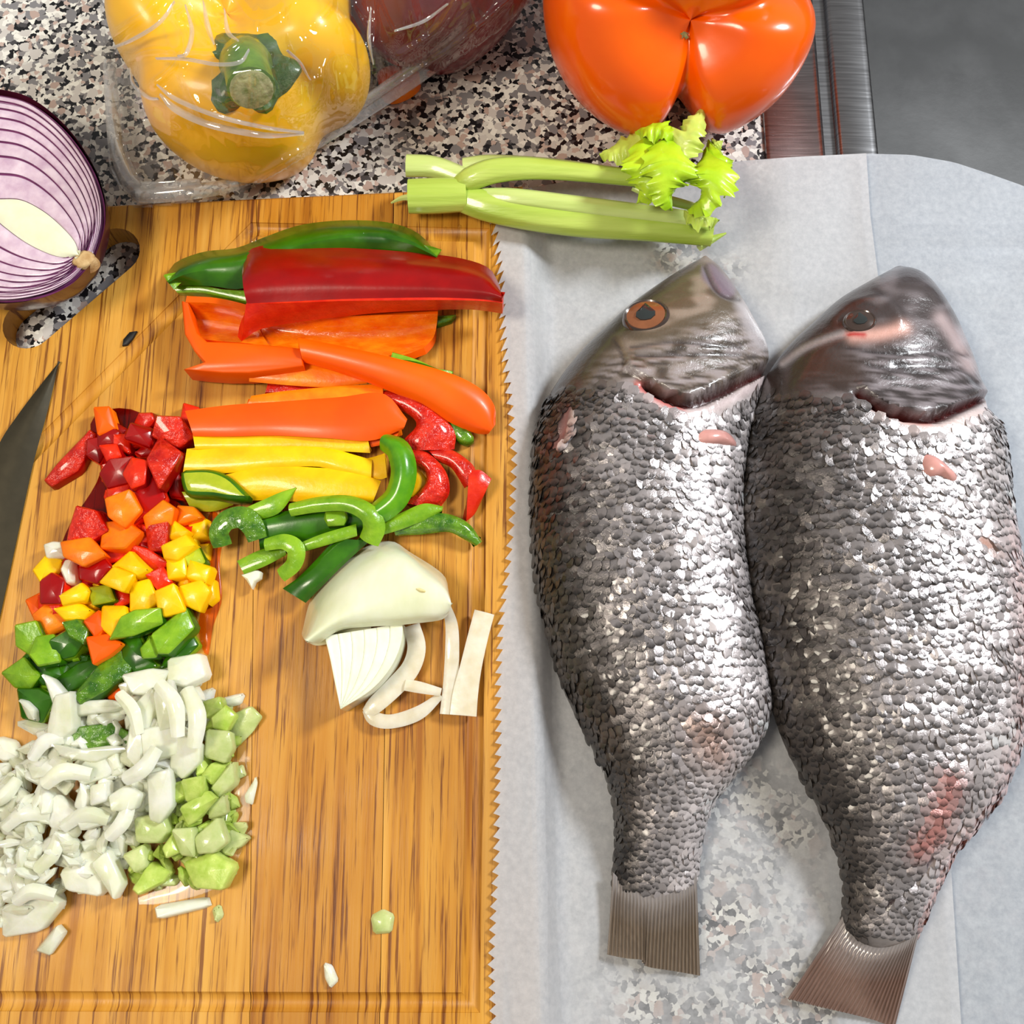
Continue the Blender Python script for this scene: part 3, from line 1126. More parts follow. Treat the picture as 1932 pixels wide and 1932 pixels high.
def tail(root, surf, base, end, z1, col, nray=26):
    """tail fin with ridged rays: base and end polylines in pixels"""
    n = nray * 3 + 1
    a, b = cr(np.array(base, float), n), cr(np.array(end, float), n)
    m = 14
    z0 = np.array([max(surf(x, y)[0].z, .006) + .0007 for x, y in a])
    z0 = np.convolve(np.pad(z0, 6, mode='edge'), np.ones(13) / 13, 'valid')
    G = np.zeros((m, n, 3))
    for r in range(m):
        v = r / (m - 1)
        G[r, :, :2] = a * (1 - v) + b * v
        ridge = np.array([0.0007 if k % 3 == 1 else 0.0 for k in range(n)])
        wob = 0.0009 * (1 + np.sin(np.linspace(0, 5, n))) * v
        s = np.linspace(-1, 1, n)
        G[r, :, 2] = z1 + (z0 - z1) * (1 - v) ** 1.4 + ridge * min(1, r / 3) + wob
    W = PA(G)
    o = shell('tail_fin', W, [M['fin'], M['fin']], t=0.0012, parent=root, sharp=60)
    N = m * n
    cc = np.zeros((2 * N, 4), np.float32)
    for k in range(2):
        for r in range(m):
            for i in range(n):
                f = (1.0 if i % 3 == 1 else 0.55) * (0.9 + 0.3 * random.random())
                pale = max(0, 1 - r / 7)
                cc[k * N + r * n + i] = [x * f * (1 - pale) + pale * g_ * (.6 + .4 * f) for x, g_ in zip(col, (.30, .27, .26))] + [1]
    at = o.data.color_attributes.new('Col', 'FLOAT_COLOR', 'POINT')
    at.data.foreach_set('color', cc.ravel())
    return o


FISH1 = [(1318, 494, 1334, 490, .004), (1288, 510, 1366, 522, .010), (1240, 540, 1398, 570, .016), (1190, 576, 1424, 614, .020), (1140, 620, 1444, 650, .023),
         (1095, 665, 1446, 688, .025), (1057, 712, 1438, 730, .026), (1027, 765, 1425, 778, .027), (1008, 825, 1414, 832, .028), (1000, 892, 1406, 900, .028),
         (999, 965, 1402, 975, .028), (1003, 1050, 1408, 1060, .028), (1014, 1130, 1420, 1130, .028), (1034, 1215, 1436, 1205, .027), (1062, 1300, 1448, 1280, .026),
         (1098, 1375, 1452, 1340, .024), (1130, 1435, 1432, 1398, .021), (1150, 1482, 1385, 1462, .018), (1160, 1532, 1345, 1514, .015), (1161, 1590, 1325, 1576, .012),
         (1157, 1645, 1316, 1640, .009), (1164, 1680, 1306, 1682, .007), (1196, 1704, 1278, 1706, .002)]


def spec1(X, Y, S, C, dz):
    n1 = nz(X, Y, .02, .05, 1.0)
    n2 = nz(X, Y, .03, .12, 5.0)
    gill = [(1150, 690), (1190, 702), (1250, 735), (1300, 748), (1360, 726), (1435, 690), (1470, 672)]
    hl = [(960, 745), (1040, 742), (1100, 735), (1150, 722), (1200, 740), (1260, 770), (1330, 788), (1400, 756), (1470, 700)]
    dh = below(X, Y, hl)
    head = 1 - sstep(dh, -14, 14)
    hc = np.broadcast_to(np.array(lin((92, 80, 64))), C.shape).copy()
    hc = mixc(hc, lin((142, 126, 112)), sstep(n1, -.1, .5))
    low = sstep(below(X, Y, [(1000, 640), (1180, 650), (1290, 612), (1450, 560)]), -10, 50)
    hc = mixc(hc, lin((150, 140, 140)), low * sstep(n2, -.25, .3))
    hc = mixc(hc, lin((62, 54, 50)), low * sstep(n2, .05, -.35) * .9)
    hc = mixc(hc, lin((176, 168, 170)), (1 - sstep(dseg(X, Y, [(1400, 575), (1420, 620), (1440, 650)]), 4, 24)) * .8)
    # lips at the snout
    hc = mixc(hc, lin((120, 104, 116)), 1 - sstep(dseg(X, Y, [(1340, 515), (1372, 545)]), 10, 24))
    # dark nape
    hc = mixc(hc, lin((58, 52, 46)), sstep(S, -.35, -.8))
    C = C * (1 - head[..., None]) + hc * head[..., None]
    # jaw furrows
    for pl, dep in (([(1190, 655), (1270, 645), (1340, 650), (1400, 655)], .0007), ([(1200, 672), (1290, 668), (1380, 668), (1425, 672)], .0009), ([(1330, 505), (1350, 545), (1372, 562), (1395, 566)], .0010), ([(1160, 640), (1170, 660), (1180, 690)], .0007)):
        d = dseg(X, Y, pl)
        dz -= dep * np.exp(-(d / 5) ** 2)
        C = mixc(C, lin((48, 40, 40)), .75 * np.exp(-(d / 4) ** 2))
    # gill opening
    g = dseg(X, Y, [(1222, 728), (1262, 750), (1305, 760), (1360, 738), (1440, 698)])
    dg = below(X, Y, gill)
    inside = np.exp(-(g / 8) ** 4)
    dz -= 0.0065 * inside
    dz += 0.0028 * np.exp(-(np.clip(-dg, 0, 99) / 26) ** 2) * (dg < 0) * (X > 1180)
    C = mixc(C, lin((60, 14, 12)), inside)
    lip = np.exp(-((below(X, Y, [(1180, 722), (1250, 765), (1305, 780), (1360, 764), (1450, 712)])) / 12) ** 2) * (X > 1200)
    C = mixc(C, lin((208, 190, 190)), lip * (1 - inside) * .9)
    red = np.exp(-(dseg(X, Y, [(1205, 727), (1255, 758), (1285, 768)]) / 9) ** 2) * (1 - inside)
    C = mixc(C, lin((196, 98, 92)), red)
    C = mixc(C, lin((196, 150, 128)), .55 * np.exp(-(dseg(X, Y, [(1330, 1370), (1345, 1420)]) / 34) ** 2))
    # cut along the back where a fin was
    dc = dseg(X, Y, [(1072, 768), (1064, 810), (1040, 850)])
    C = mixc(C, lin((150, 104, 100)), np.exp(-(dc / 10) ** 2))
    dz -= 0.0018 * np.exp(-(dc / 8) ** 2)
    de = dseg(X, Y, [(1082, 775), (1078, 815), (1058, 848)])
    C = mixc(C, lin((206, 198, 200)), np.exp(-(de / 5) ** 2))
    dz += 0.0012 * np.exp(-(de / 6) ** 2)
    mask = (1 - head) * (1 - inside) * (1 - .9 * lip) * (1 - np.exp(-(dc / 13) ** 2)) * (1 - .9 * red) * (1 - sstep(Y, 1670, 1725))
    return C, dz, mask


fish1, surf1 = build_fish('whole_fish', FISH1, 'left whole silver sea bream with clear bronze-ringed eye on parchment', 0.012, spec1)
tail(fish1, surf1, [(1157, 1646), (1184, 1672), (1232, 1690), (1284, 1670), (1314, 1640)], [(1145, 1801), (1180, 1808), (1214, 1812), (1222, 1824), (1270, 1832), (1321, 1841)], 0.0050, lin((132, 116, 100)))


def eye(root, surf, c, r, iris, droop=1.0):
    pos, nn = surf(*c)
    nn = (nn + Vector((0, -.12, .5))).normalized()
    t = nn.cross(Vector((0, 1, 0))).normalized()
    b = nn.cross(t)
    R = r * U
    V, f = [], []
    rings = [(1.18, -.25), (1.12, .10), (1.0, .22), (.92, .17), (.7, .24), (.45, .30), (.2, .32)]
    n = 28
    for rr, z in rings:
        for k in range(n):
            a = 2 * math.pi * k / n
            V.append(pos + (t * math.cos(a) * rr + b * math.sin(a) * rr * .86) * R + nn * z * R)
    V.append(pos + nn * .32 * R)
    ix = []
    for i in range(len(rings) - 1):
        for k in range(n):
            f.append((i * n + k, i * n + (k + 1) % n, (i + 1) * n + (k + 1) % n, (i + 1) * n + k))
            ix.append(1 if i < 3 else 0)
    for k in range(n):
        f.append(((len(rings) - 1) * n + k, (len(rings) - 1) * n + (k + 1) % n, len(rings) * n))
        ix.append(0)
    e = mk('eye', [tuple(v) for v in V], f, [iris, M['iris_dark']], ix, parent=root)
    # pupil: domed drop with a peak on top
    sh = [(0, 1.05), (-.35, .62), (-.8, .15), (-.85, -.3), (-.45, -.68), (0, -.75), (.45, -.68), (.85, -.3), (.85, .1), (.4, .6)]
    V, f = [], []
    rr = .56 * R
    for k, (s, z) in enumerate(((1, .24), (.96, .36), (.6, .42))):
        for x, y in sh:
            V.append(pos + (-t * x * s + b * y * s * (-1 if b.y < 0 else 1)) * rr + nn * z * R)
    m = len(sh)
    V.append(pos + nn * .43 * R)
    for i in range(2):
        for k in range(m):
            f.append((i * m + k, i * m + (k + 1) % m, (i + 1) * m + (k + 1) % m, (i + 1) * m + k))
    for k in range(m):
        f.append((2 * m + k, 2 * m + (k + 1) % m, 3 * m))
    mk('pupil', [tuple(v) for v in V], f, M['pupil'], parent=e)
    return e


eye(fish1, surf1, (1219, 598), 38, M['iris'])
paint_on('pectoral_fin_stump', [(1308, 832), (1314, 812), (1340, 806), (1372, 812), (1392, 832), (1394, 846), (1360, 842), (1330, 840)], surf1, M['pink_flesh'], fish1, bulge=.0025)

FISH2 = [(1672, 516, 1700, 510, .005), (1630, 538, 1745, 530, .012), (1580, 568, 1778, 572, .018), (1535, 608, 1808, 622, .021), (1492, 648, 1832, 680, .024),
         (1455, 695, 1850, 742, .026), (1428, 745, 1862, 790, .028), (1408, 805, 1884, 820, .030), (1396, 870, 1898, 880, .031), (1393, 950, 1905, 960, .031),
         (1397, 1030, 1918, 1035, .031), (1406, 1110, 1932, 1110, .031), (1420, 1180, 1942, 1190, .030), (1438, 1270, 1944, 1270, .029), (1458, 1345, 1934, 1350, .028),
         (1484, 1415, 1914, 1430, .026), (1518, 1480, 1884, 1500, .023), (1548, 1535, 1842, 1558, .020), (1572, 1590, 1802, 1602, .017), (1588, 1650, 1774, 1658, .014),
         (1592, 1700, 1750, 1715, .012), (1590, 1745, 1730, 1760, .010), (1602, 1780, 1714, 1788, .006), (1622, 1800, 1698, 1806, .002)]


def spec2(X, Y, S, C, dz):
    n1 = nz(X, Y, .02, .05, 11.0)
    n2 = nz(X, Y, .025, .12, 15.0)
    hl = [(1380, 720), (1460, 740), (1530, 745), (1600, 748), (1650, 775), (1720, 805), (1770, 806), (1830, 780), (1900, 735)]
    dh = below(X, Y, hl)
    head = 1 - sstep(dh, -14, 14)
    hc = np.broadcast_to(np.array(lin((66, 58, 58))), C.shape).copy()
    hc = mixc(hc, lin((112, 104, 106)), sstep(n1, -.05, .5))
    low = sstep(below(X, Y, [(1400, 690), (1600, 650), (1720, 625), (1850, 590)]), -10, 40)
    hc = mixc(hc, lin((138, 130, 134)), low * sstep(n2, -.2, .35) * .9)
    hc = mixc(hc, lin((46, 40, 40)), low * sstep(n2, .05, -.35) * .8)
    hc = mixc(hc, lin((48, 38, 34)), sstep(S, -.3, -.8))
    hc = mixc(hc, lin((60, 46, 40)), np.exp(-(dseg(X, Y, [(1560, 690), (1600, 700)]) / 40) ** 2))
    hc = mixc(hc, lin((178, 158, 158)), .8 * np.exp(-(dseg(X, Y, [(1775, 600), (1805, 640), (1830, 690)]) / 14) ** 2))
    C = C * (1 - head[..., None]) + hc * head[..., None]
    # pale groove from the eye back along the nape, pink bare cheek ahead of the eye
    d = dseg(X, Y, [(1478, 684), (1520, 655), (1570, 636), (1600, 628)])
    C = mixc(C, lin((150, 140, 140)), np.exp(-(d / 7) ** 2) * head)
    dz -= .0012 * np.exp(-((d) / 6) ** 2)
    d = dseg(X, Y, [(1610, 634), (1660, 630), (1705, 620)])
    C = mixc(C, lin((206, 160, 148)), np.exp(-(d / 13) ** 2))
    C = mixc(C, lin((176, 60, 56)), np.exp(-(dseg(X, Y, [(1602, 630), (1630, 632)]) / 5) ** 2))
    d = dseg(X, Y, [(1570, 600), (1600, 575), (1650, 565), (1685, 585), (1695, 605)])
    dz += .0016 * np.exp(-(d / 12) ** 2)
    for pl, dep in (([(1600, 655), (1690, 668), (1780, 660), (1825, 670)], .0010), ([(1690, 690), (1760, 690), (1820, 700), (1845, 730)], .0010), ([(1640, 690), (1700, 700), (1760, 705)], .0006)):
        d = dseg(X, Y, pl)
        dz -= dep * np.exp(-(d / 6) ** 2)
        C = mixc(C, lin((40, 34, 36)), .75 * np.exp(-(d / 4) ** 2))
    g = dseg(X, Y, [(1622, 742), (1660, 770), (1715, 786), (1765, 788), (1810, 770), (1850, 752)])
    inside = np.exp(-(g / 7.5) ** 4)
    dg = below(X, Y, [(1600, 735), (1650, 758), (1710, 778), (1765, 780), (1810, 764), (1880, 735)])
    dz -= .0065 * inside
    dz += .0030 * np.exp(-(np.clip(-dg, 0, 99) / 26) ** 2) * (dg < 0) * (X > 1620)
    C = mixc(C, lin((74, 18, 16)), inside)
    lip = np.exp(-(below(X, Y, [(1600, 748), (1650, 780), (1700, 800), (1765, 806), (1820, 790), (1880, 762)]) / 12) ** 2) * (X > 1630)
    C = mixc(C, lin((212, 192, 188)), lip * (1 - inside) * .9)
    red = np.exp(-(dseg(X, Y, [(1640, 760), (1690, 786), (1750, 796)]) / 5) ** 2) * (1 - inside)
    C = mixc(C, lin((206, 110, 92)), red)
    # rosy belly
    C = mixc(C, lin((206, 160, 156)), .6 * sstep(S, .55, .95) * sstep(Y, 930, 1050) * (1 - head))
    C = mixc(C, lin((176, 96, 84)), .7 * np.exp(-(dseg(X, Y, [(1790, 1480), (1760, 1570), (1740, 1600)]) / 26) ** 2))
    C = mixc(C, lin((190, 140, 130)), .7 * sstep(S, .5, .9) * sstep(Y, 1500, 1600))
    hole = np.exp(-(dseg(X, Y, [(1852, 1020), (1868, 1032)]) / 13) ** 2)
    C = mixc(C, lin((170, 130, 116)), hole)
    d = dseg(X, Y, [(1818, 1555), (1770, 1610), (1730, 1660), (1670, 1715)])
    dz -= .0012 * np.exp(-(d / 5) ** 2)
    C = mixc(C, lin((70, 56, 62)), np.exp(-(d / 4) ** 2))
    mask = (1 - head) * (1 - inside) * (1 - .9 * lip) * (1 - hole) * (1 - .8 * red) * (1 - sstep(Y, 1730, 1795)) * (1 - .8 * np.exp(-(d / 8) ** 2))
    return C, dz, mask


fish2, surf2 = build_fish('whole_fish', FISH2, 'right darker whole sea bream with sunken dark eye and rosy belly on parchment', 0.013, spec2)
tail(fish2, surf2, [(1590, 1728), (1612, 1768), (1656, 1788), (1706, 1776), (1738, 1744)], [(1486, 1884), (1540, 1898), (1600, 1912), (1650, 1925), (1688, 1940)], 0.0050, lin((140, 112, 100)))
eye(fish2, surf2, (1622, 607), 26, M['iris_dark'])
paint_on('pectoral_fin_stump', [(1732, 872), (1742, 852), (1770, 862), (1795, 886), (1812, 904), (1800, 914), (1775, 902), (1745, 902)], surf2, M['pink_flesh'], fish2, bulge=.003)
shell('anal_fin_flap', rows([[(1800, 1560, .009), (1822, 1548, .009), (1842, 1545, .008)], [(1798, 1580, .010), (1820, 1572, .011), (1836, 1565, .009)], [(1800, 1592, .006), (1815, 1592, .007), (1830, 1578, .006)]], 8, 2), [M['pink_flesh'], M['pink_flesh']], t=.0015, parent=fish2)


# ------------------------------------------------------------------ whole peppers
def pepper_mesh(name, center, R, H, axis, grooves, mat, parent, pole=0.30, nT=44, nA=120, spin=0.0, squash=1.0, bump_l=None, top=None):
    """lobed bell pepper; axis points from its middle to the end that faces up"""
    a = Vector(axis).normalized()
    ux = (Vector((1, 0, 0)) - a * a.x).normalized()
    uy = a.cross(ux)
    prof = [(0.0, .30), (.10, .31), (.24, .365), (.42, .43), (.62, .455), (.80, .41), (.93, .29), (1.0, .10), (.98, -.12), (.90, -.30), (.74, -.43), (.52, -.49), (.28, -.46), (.10, -.42), (0.0, -.41)]
    if top:
        prof[:5] = top
    pr = cr([(r, z, 0) for r, z in prof], nT)
    V = []
    for i in range(nT):
        r0, z0 = pr[i, 0], pr[i, 1]
        for k in range(nA):
            th = 2 * math.pi * k / nA + spin
            g = 0.0
            lb = 1.0
            for deg, dep, wid in grooves:
                d = (th - math.radians(deg) + math.pi) % (2 * math.pi) - math.pi
                g += dep * math.exp(-(d / math.radians(wid)) ** 2)
                lb += 0
            # lobes stand up around the pole, grooves cut deep there
            w_top = max(0, z0 / .45)
            rr = r0 * (1 - g * (0.75 + 0.5 * w_top))
            zz = z0 - g * pole * max(0, z0) * 1.6 * math.exp(-((r0 - .5) / .5) ** 2)
            if bump_l:
                for deg, hgt, wid in bump_l:
                    d = (th - math.radians(deg) + math.pi) % (2 * math.pi) - math.pi
                    e = math.exp(-(d / math.radians(wid)) ** 2)
                    zz += hgt * e * math.exp(-((r0 - .6) / .4) ** 2) * (1 if z0 > 0 else 0)
                    rr *= 1 + hgt * .5 * e
            p = Vector(center) + ux * (rr * R * math.cos(th)) + uy * (rr * R * squash * math.sin(th)) + a * (zz * H)
            V.append(tuple(p))
    f = []
    for i in range(nT - 1):
        for k in range(nA):
            f.append((i * nA + k, i * nA + (k + 1) % nA, (i + 1) * nA + (k + 1) % nA, (i + 1) * nA + k))
    return mk(name, V, f, mat, parent=parent, sharp=75)


OBST = []
zc = 0.043
cY = P(460, 86, zc)
yp = thing('yellow_bell_pepper', 'whole yellow bell pepper with green stem inside the clear bag', 'pepper', (cY.x, cY.y, 0.001))
ob = pepper_mesh('flesh', cY, 0.0530, 0.084, (0, -.20, 1), [(-44, .22, 15), (14, .20, 15), (122, .2, 16), (205, .18, 20)], M['yellow_skin'], yp, bump_l=[(-15, .02, 30), (70, .05, 30), (-100, .03, 40)])
OBST.append(ob)
# calyx and stem
sb = P(468, 138, zc + 0.027)
V, f = [], []
n = 48
for r, z in ((0, .004), (.5, .0035), (.8, .0025), (1.0, .001), (1.0, -.001)):
    for k in range(n):
        th = 2 * math.pi * k / n
        rr = r * 0.0185 * (1 + .13 * math.cos(6 * th + .4) + .06 * math.sin(9 * th))
        V.append((sb.x + rr * math.cos(th), sb.y + rr * math.sin(th) * .92, sb.z + z + .0030 * (r ** 2) * math.cos(5 * th) * .3 - (0.0018 if r > .9 else 0) + .003))
for i in range(4):
    for k in range(n):
        f.append((i * n + k, i * n + (k + 1) % n, (i + 1) * n + (k + 1) % n, (i + 1) * n + k))
f.append(tuple(4 * n + k for k in range(n))[::-1])
OBST.append(mk('calyx', V, f, M['calyx'], parent=yp))
zs = sb.z
st_pts = [P(466, 128, zs + .003), P(464, 118, zs + .011), P(466, 130, zs + .018), P(474, 166, zs + .021)]
s_ob = tube('stem', st_pts, [.0105, .0092, .0084, .0086], M['stem'], yp, n=14, seg=18)
OBST.append(s_ob)
e0 = P(475, 170, zs + .0212)
dn = (Vector(st_pts[3]) - Vector(st_pts[2])).normalized()
tube('stem_cut_face', [e0 - dn * .002, e0 + dn * .0004, e0 + dn * .0008], [.0074, .0076, .0056], M['stem_cut'], s_ob, n=5, seg=18)

cO = P(1280, -14, 0.050)
op = thing('orange_bell_pepper', 'large whole orange bell pepper standing blossom end up beside the sink', 'pepper', (cO.x, cO.y, 0.0005))
pepper_mesh('flesh', cO, 0.0555, 0.098, (0.0, -.82, .57), [(150, .34, 12), (-88, .36, 11), (14, .30, 12)], M['orange_whole'], op, pole=.30, bump_l=[(84, .07, 40), (-145, .03, 35), (-35, .03, 35)], top=[(0.0, .385), (.10, .39), (.24, .43), (.42, .47), (.62, .46)])
ob = bpy.data.objects['flesh.001']
bvo = BVHTree.FromPolygons([tuple(np.array(v.co) + ORG[op.name]) for v in ob.data.vertices], [tuple(p.vertices) for p in ob.data.polygons])
bs = bvo.ray_cast(CAM, (P(1290, 62, 0) - CAM).normalized())[0] + Vector((0, -.0005, .0008))
V, f = [], []
for k in range(10):
    th = 2 * math.pi * k / 10
    r = .0016 if k % 2 else .0005
    V.append((bs.x + 1.6 * r * math.cos(th), bs.y + r * math.sin(th), bs.z - .0015))
V += [(bs.x, bs.y, bs.z + .0006), (bs.x, bs.y, bs.z - .006)]
for k in range(10):
    f += [(k, (k + 1) % 10, 10), ((k + 1) % 10, k, 11)]
mk('blossom_scar', V, f, M['stem_cut'], parent=op)

cR = P(818, -58, 0.036)
rp = thing('dark_red_bell_pepper', 'dark red bell pepper at the back of the clear bag', 'pepper', (cR.x, cR.y, 0.001))
OBST.append(pepper_mesh('flesh', cR, 0.0400, 0.072, (.62, .25, .75), [(-60, .2, 16), (60, .2, 16), (175, .2, 16)], M['red_bag'], rp))
pc_o = slab('orange_pepper_piece', [(712, 130), (735, 118), (765, 122), (790, 130), (775, 150), (740, 165), (716, 158)], 0.012, 0.012, [M['orange_skin'], M['orange_flesh']], smooth_n=24, r=.002, base=0.0005)
tag(pc_o, 'orange pepper piece at the edge of the clear bag below the dark red pepper', 'pepper piece')
OBST.append(pc_o)


# ------------------------------------------------------------------ plastic bag draped over them
def inside(poly, x, y):
    r = np.zeros(x.shape, bool)
    n = len(poly)
    for i in range(n):
        x0, y0 = poly[i]
        x1, y1 = poly[(i + 1) % n]
        c = (y0 > y) != (y1 > y)
        r ^= c & (x < (x1 - x0) * (y - y0) / (y1 - y0 + 1e-12) + x0)
    return r


# folds of the film: height, half width, level, course in photo pixels
BAG_FOLDS = [(.0016, .0034, .07, [(298, 163), (350, 200), (430, 232), (500, 245), (566, 252)]),
             (.0014, .0030, .07, [(306, 190), (340, 215), (400, 238), (480, 258), (556, 254)]),
             (.0040, .0020, .05, [(212, 92), (260, 70), (310, 40), (340, 0)]),
             (.0030, .0016, .06, [(250, 120), (300, 108), (360, 116), (430, 120), (470, 90)]),
             (.0035, .0016, .07, [(345, 40), (360, 90), (340, 130), (300, 160)]),
             (.0060, .0022, .07, [(360, -20), (372, 30), (388, 70), (420, 100)]),
             (.0050, .0018, .07, [(400, -20), (402, 30), (424, 60)]),
             (.0040, .0016, .02, [(214, 220), (222, 270), (246, 330), (262, 352)]),
             (.0030, .0012, .02, [(210, 260), (230, 320), (268, 345)]),
             (.0024, .0012, .014, [(290, 360), (360, 352), (430, 358)]),
             (.0024, .0012, .014, [(280, 375), (340, 366), (420, 366)]),
             (.0030, .0014, .02, [(460, 350), (530, 305), (620, 250)]),
             (.0040, .0016, .03, [(700, 190), (780, 140), (860, 84), (940, 10)]),
             (.0026, .0014, .05, [(690, 120), (700, 60), (690, 0)]),
             (.0030, .0014, .05, [(760, 100), (820, 60), (850, 10)]),
             (.0026, .0012, .06, [(590, 60), (620, 20), (610, -30)])]


def build_bag():
    out = [(170, -140), (186, 0), (196, 150), (204, 290), (232, 352), (258, 388), (330, 381), (446, 366), (520, 322), (600, 275), (700, 214), (800, 150), (900, 78), (985, 0), (1040, -60), (1070, -140)]
    o2 = PA(np.array([(x, y, 0.003) for x, y in out]))[:, :2]
    x0, y0 = o2.min(0)
    x1, y1 = o2.max(0)
    st = 0.0009
    xs, ys = np.arange(x0, x1 + st, st), np.arange(y0, y1 + st, st)
    X, Y = np.meshgrid(xs, ys)
    # the film leans over the peppers' bellies towards the front of the counter
    shx, shy = .26, -.66
    ins = inside([tuple(p) for p in o2], X, Y)
    obs = np.zeros(X.shape)
    for ob in OBST:
        me = ob.data
        oo = ORG[ob.parent.name] if ob.parent else ORG[ob.name]
        bv = BVHTree.FromPolygons([tuple(np.array(v.co) + oo) for v in me.vertices], [tuple(p.vertices) for p in me.polygons])
        for i in range(X.shape[0]):
            for j in range(X.shape[1]):
                if ins[i, j]:
                    h = bv.ray_cast(Vector((X[i, j] + .3 * shx, Y[i, j] + .3 * shy, .3)), Vector((-shx, -shy, -1)))
                    if h[0]:
                        obs[i, j] = max(obs[i, j], h[0].z + .0026)
    for _ in range(2):
        q = np.pad(obs, 1, mode='edge')
        obs = np.maximum.reduce([q[a:a + obs.shape[0], b:b + obs.shape[1]] for a in range(3) for b in range(3)]) * (obs > 0) + (obs <= 0) * 0
    bl, br = P(-130, 402, B), P(986, 349, B)
    board = Y + B * shy < (bl.y + (br.y - bl.y) * (X - bl.x) / (br.x - bl.x)) + .001
    ground = np.where(board, B + .0012, .0012)
    obs = np.maximum(obs, ground)
    h = obs.copy()
    core = ins.copy()
    core[1:] &= ins[:-1]; core[:-1] &= ins[1:]; core[:, 1:] &= ins[:, :-1]; core[:, :-1] &= ins[:, 1:]
    for it in range(1300):
        av = h.copy()
        av[1:-1, 1:-1] = (h[:-2, 1:-1] + h[2:, 1:-1] + h[1:-1, :-2] + h[1:-1, 2:]) / 4
        h = np.where(core, np.maximum(obs, av), obs)
    # creases: ridged noise running mostly down from the gathered top, fading at the rim
    free = np.clip((h - obs) / .004, 0, 1)
    rng_ = np.zeros(X.shape)
    for i in range(X.shape[0]):
        for j in range(X.shape[1]):
            if core[i, j]:
                x, y = X[i, j], Y[i, j]
                a = 1 - abs(noise.noise(Vector((x * 42 + y * 14, y * 26 - x * 9, 2.0)))) * 2.4
                b = 1 - abs(noise.noise(Vector((x * 95, y * 70 + x * 40, 6.0)))) * 2.2
                c = noise.noise(Vector((x * 260, y * 260, 1.0)))
                rng_[i, j] = max(0, a) ** 3 * .0046 + max(0, b) ** 4 * .0018 + c * .00010
    h = h + rng_ * (0.22 + 0.78 * free) * core
    for hgt, wid, zz, pts in BAG_FOLDS:
        q = PA(np.c_[cr(pts, 30), np.full(30, zz)])
        q[:, :2] -= q[:, 2:] * np.array([[shx, shy]])
        d = np.full(X.shape, 1e9)
        for k in range(29):
            ax, ay = q[k, 0], q[k, 1]
            vx, vy = q[k + 1, 0] - ax, q[k + 1, 1] - ay
            t = np.clip(((X - ax) * vx + (Y - ay) * vy) / (vx * vx + vy * vy + 1e-12), 0, 1)
            d = np.minimum(d, np.hypot(X - ax - t * vx, Y - ay - t * vy))
        h = h + hgt * np.exp(-(d / wid) ** 2) * core
    id_ = -np.ones(X.shape, int)
    V, f = [], []
    for i, j in zip(*np.nonzero(ins)):
        id_[i, j] = len(V)
        V.append((X[i, j] + h[i, j] * shx, Y[i, j] + h[i, j] * shy, h[i, j]))
    for i in range(X.shape[0] - 1):
        for j in range(X.shape[1] - 1):
            q = (id_[i, j], id_[i, j + 1], id_[i + 1, j + 1], id_[i + 1, j])
            if min(q) >= 0:
                f.append(q)
    # snap the stepped rim onto the outline
    V = np.array(V)
    rim = np.array([[i, j] for i, j in zip(*np.nonzero(ins & ~core))])
    seg0, seg1 = o2, np.roll(o2, -1, 0)
    for i, j in rim:
        zr = V[id_[i, j], 2]
        p = V[id_[i, j], :2] - zr * np.array([shx, shy])
        t = np.clip(((p - seg0) * (seg1 - seg0)).sum(1) / ((seg1 - seg0) ** 2).sum(1), 0, 1)
        q = seg0 + (seg1 - seg0) * t[:, None]
        k = np.argmin(np.hypot(*(q - p).T))
        V[id_[i, j], :2] = q[k] + (zr - .003) * np.array([shx, shy])
    root = thing('plastic_bag', 'clear crumpled plastic bag wrapped over the yellow and dark red peppers', 'bag', tuple(P(460, 150, 0.001)))
    mk('bag_film', V, f, M['film'], parent=root, sharp=180)
    # pinched creases on the film, whitened with haze to draw its highlight streaks
    bv = BVHTree.FromPolygons([tuple(v) for v in V], f)
    for pts, wd_ in (([(296, 160), (330, 186), (390, 212), (450, 230), (520, 245), (572, 252)], 9), ([(302, 178), (330, 205), (380, 230), (440, 246), (510, 256), (572, 254)], 13),
                     ([(214, 92), (250, 76), (300, 44), (330, 4)], 8), ([(296, 112), (350, 112), (410, 122), (452, 118), (470, 96)], 7),
                     ([(350, 10), (362, 60), (352, 100), (338, 108)], 8), ([(384, 4), (392, 50), (404, 84)], 9), ([(424, 20), (430, 60), (450, 78)], 8),
                     ([(214, 226), (222, 270), (244, 326), (264, 346)], 9), ([(700, 14), (696, 70), (704, 120)], 7), ([(744, 60), (800, 40), (846, 8)], 7),
                     ([(246, 130), (252, 160), (280, 184), (300, 188)], 7), ([(540, 96), (566, 120), (584, 150)], 6)):
        path = []
        for x, y in pts:
            hh = bv.ray_cast(CAM, (P(x, y, 0) - CAM).normalized())
            if hh[0]:
                path.append((x, y, hh[0].z + .0006, wd_ * (1.0 if 0 < len(path) < len(pts) - 1 else .35)))
        if len(path) > 2:
            ribbon('highlight_crease', path, .0003, [M['film_fold'], M['film_fold']], arch=.0010, n=44, m=7, parent=root, base=0.0)
    # welded hem along the bottom corner and left side
    hem = [(196, 150), (204, 290), (232, 352), (258, 387), (330, 380), (446, 365), (520, 321), (600, 274)]
    hw = []
    for x, y in hem:
        p = P(x, y, .003)
        on = y > 345
        p.z = (B if on else 0) + .0016
        hw.append(p)
    tube('welded_hem', hw, [.0006] * len(hw), M['film'], root, n=40, seg=6)
